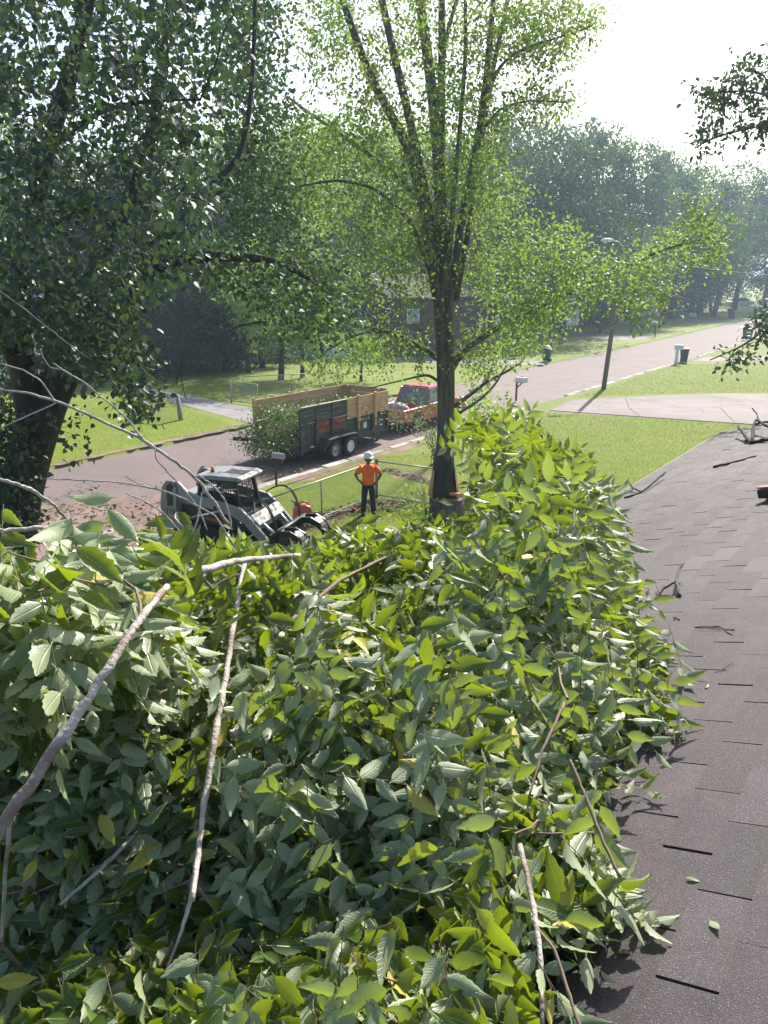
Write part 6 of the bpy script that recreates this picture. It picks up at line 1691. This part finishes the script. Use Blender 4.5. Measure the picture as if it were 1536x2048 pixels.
stick('straight dark stick lying on the upper roof', [[(1427, 938, 7, 0), (1457, 931, 6, 0), (1458, 929, 4, 0), (1512, 914, 3.5, 0)]], m_twig_dark)
stick('forked dark stick near the eave beside the leafy branch', [[(1250, 998, 5, 0), (1282, 988, 5, 0), (1300, 979, 5, .02), (1333, 957, 5, .05)], [(1283, 988, 5, 0), (1268, 984, 4, .03), (1258, 978, 4, .08)]], m_twig_dark)
stick('grey forked twig standing up on the shingles right of the pile', [[(1315, 1199, 5, 0), (1330, 1189, 6, .02), (1358, 1184, 6, .05)], [(1360, 1197, 9, 0), (1357, 1184, 8, .04), (1362, 1168, 7, .06), (1374, 1156, 5, .08)], [(1322, 1195, 4, 0), (1316, 1184, 4, .03)]], m_bark)
stick('thin brown twig with a splayed end on the middle of the roof', [[(1390, 1258, 2.5, 0), (1438, 1257, 4, 0), (1450, 1263, 3, 0), (1470, 1263, 2.5, 0)], [(1445, 1260, 2.5, 0), (1455, 1268, 2.5, 0), (1465, 1273, 2, 0)]], m_twig_dark)
stick('thin dark curved twig low on the middle of the roof', [[(1428, 1348, 2, 0), (1445, 1343, 3, 0), (1470, 1331, 2.5, .01)]], m_twig)
stick('short twig stub beside the two pointed leafy tips', [[(1348, 1238, 4, 0), (1360, 1243, 4, 0)]], m_twig_dark)
stick('pale curved twig scrap near the shaded edge of the pile', [[(1299, 1507, 3, 0), (1315, 1510, 3, 0), (1336, 1511, 3, 0)]], m_bark)
# loose leaves on the shingles
for i, (x, y, s_, rz_, lab) in enumerate(((1234, 1583, .022, .3, 'small pale leaf scrap on the roof near the pile shadow'), (1236, 1913, .028, 1.2, 'pale leaf scrap on the roof at the bottom right'), (1421, 1847, .034, 2.4, 'curled dry leaf on the roof at the lower right'),
                                    (1373, 1762, .026, 1.5, 'narrow yellow leaf scrap on the roof beside the drooping cluster'), (1412, 1380, .024, .1, 'tiny pale flake in the middle of the roof'), (1325, 1236, .02, .7, 'tiny white flake by the short twig stub'), (1284, 1502, .035, 2.0, 'dark dry leaf at the edge of the pile shadow'))):
    P = DP(x, y, roof_t(x, y)) + RN * .009
    V, F, UV = NL[i]
    me = mesh_arrays('fallen_leaf', V, F, UV); smooth(me); me.materials.append(m_pile)
    o = link('fallen_leaf', me); tag(o, lab, 'leaf', 'leaf scraps on the shingles')
    c, s2 = math.cos(rz_), math.sin(rz_)
    o.matrix_basis = leafM(P, RE * c + RU * s2 + RN * .1, RN if i % 2 else -RN, s_ * 1.4)
# red tool at the right edge
P = DP(1524, 1003, roof_t(1524, 1003))
tl = thing('tool', 'red and black tool handle poking in at the right edge of the roof', 'tool', tuple(P))
Mx = frame((0, 0, 0), unit(DP(1590, 1000, roof_t(1590, 1000)) - P), np.cross(RN, unit(DP(1590, 1000, roof_t(1590, 1000)) - P)), RN)
for nm, mt, bx_ in (('body', m_black, (0, .5, -.04, .04, .03, .10)), ('red_grip', m_red_letter, (-.01, .5, -.025, .025, .105, .118)), ('red_base', m_red_letter, (.05, .5, -.03, .03, .008, .028))):
    o = MB().box(*bx_).build(nm, mt, tl, bevel=.01); o.matrix_basis = Mx

# ------------------------------------------------------------------ summer haze
hz = bpy.data.materials.new('haze'); hz.use_nodes = True
nt = hz.node_tree; nt.nodes.clear()
pv = nt.nodes.new('ShaderNodeVolumePrincipled'); ho = nt.nodes.new('ShaderNodeOutputMaterial')
pv.inputs['Color'].default_value = (.62, .78, 1, 1); pv.inputs['Density'].default_value = HAZE
pv.inputs['Anisotropy'].default_value = .35
nt.links.new(pv.outputs[0], ho.inputs['Volume'])
hb = MB().box(-4400, 4400, -4400, 4400, -1.3, 34).build('haze', hz)
tag(hb, 'thin bluish summer haze over the whole street', 'haze', kind='stuff')
hb.display_type = 'WIRE'
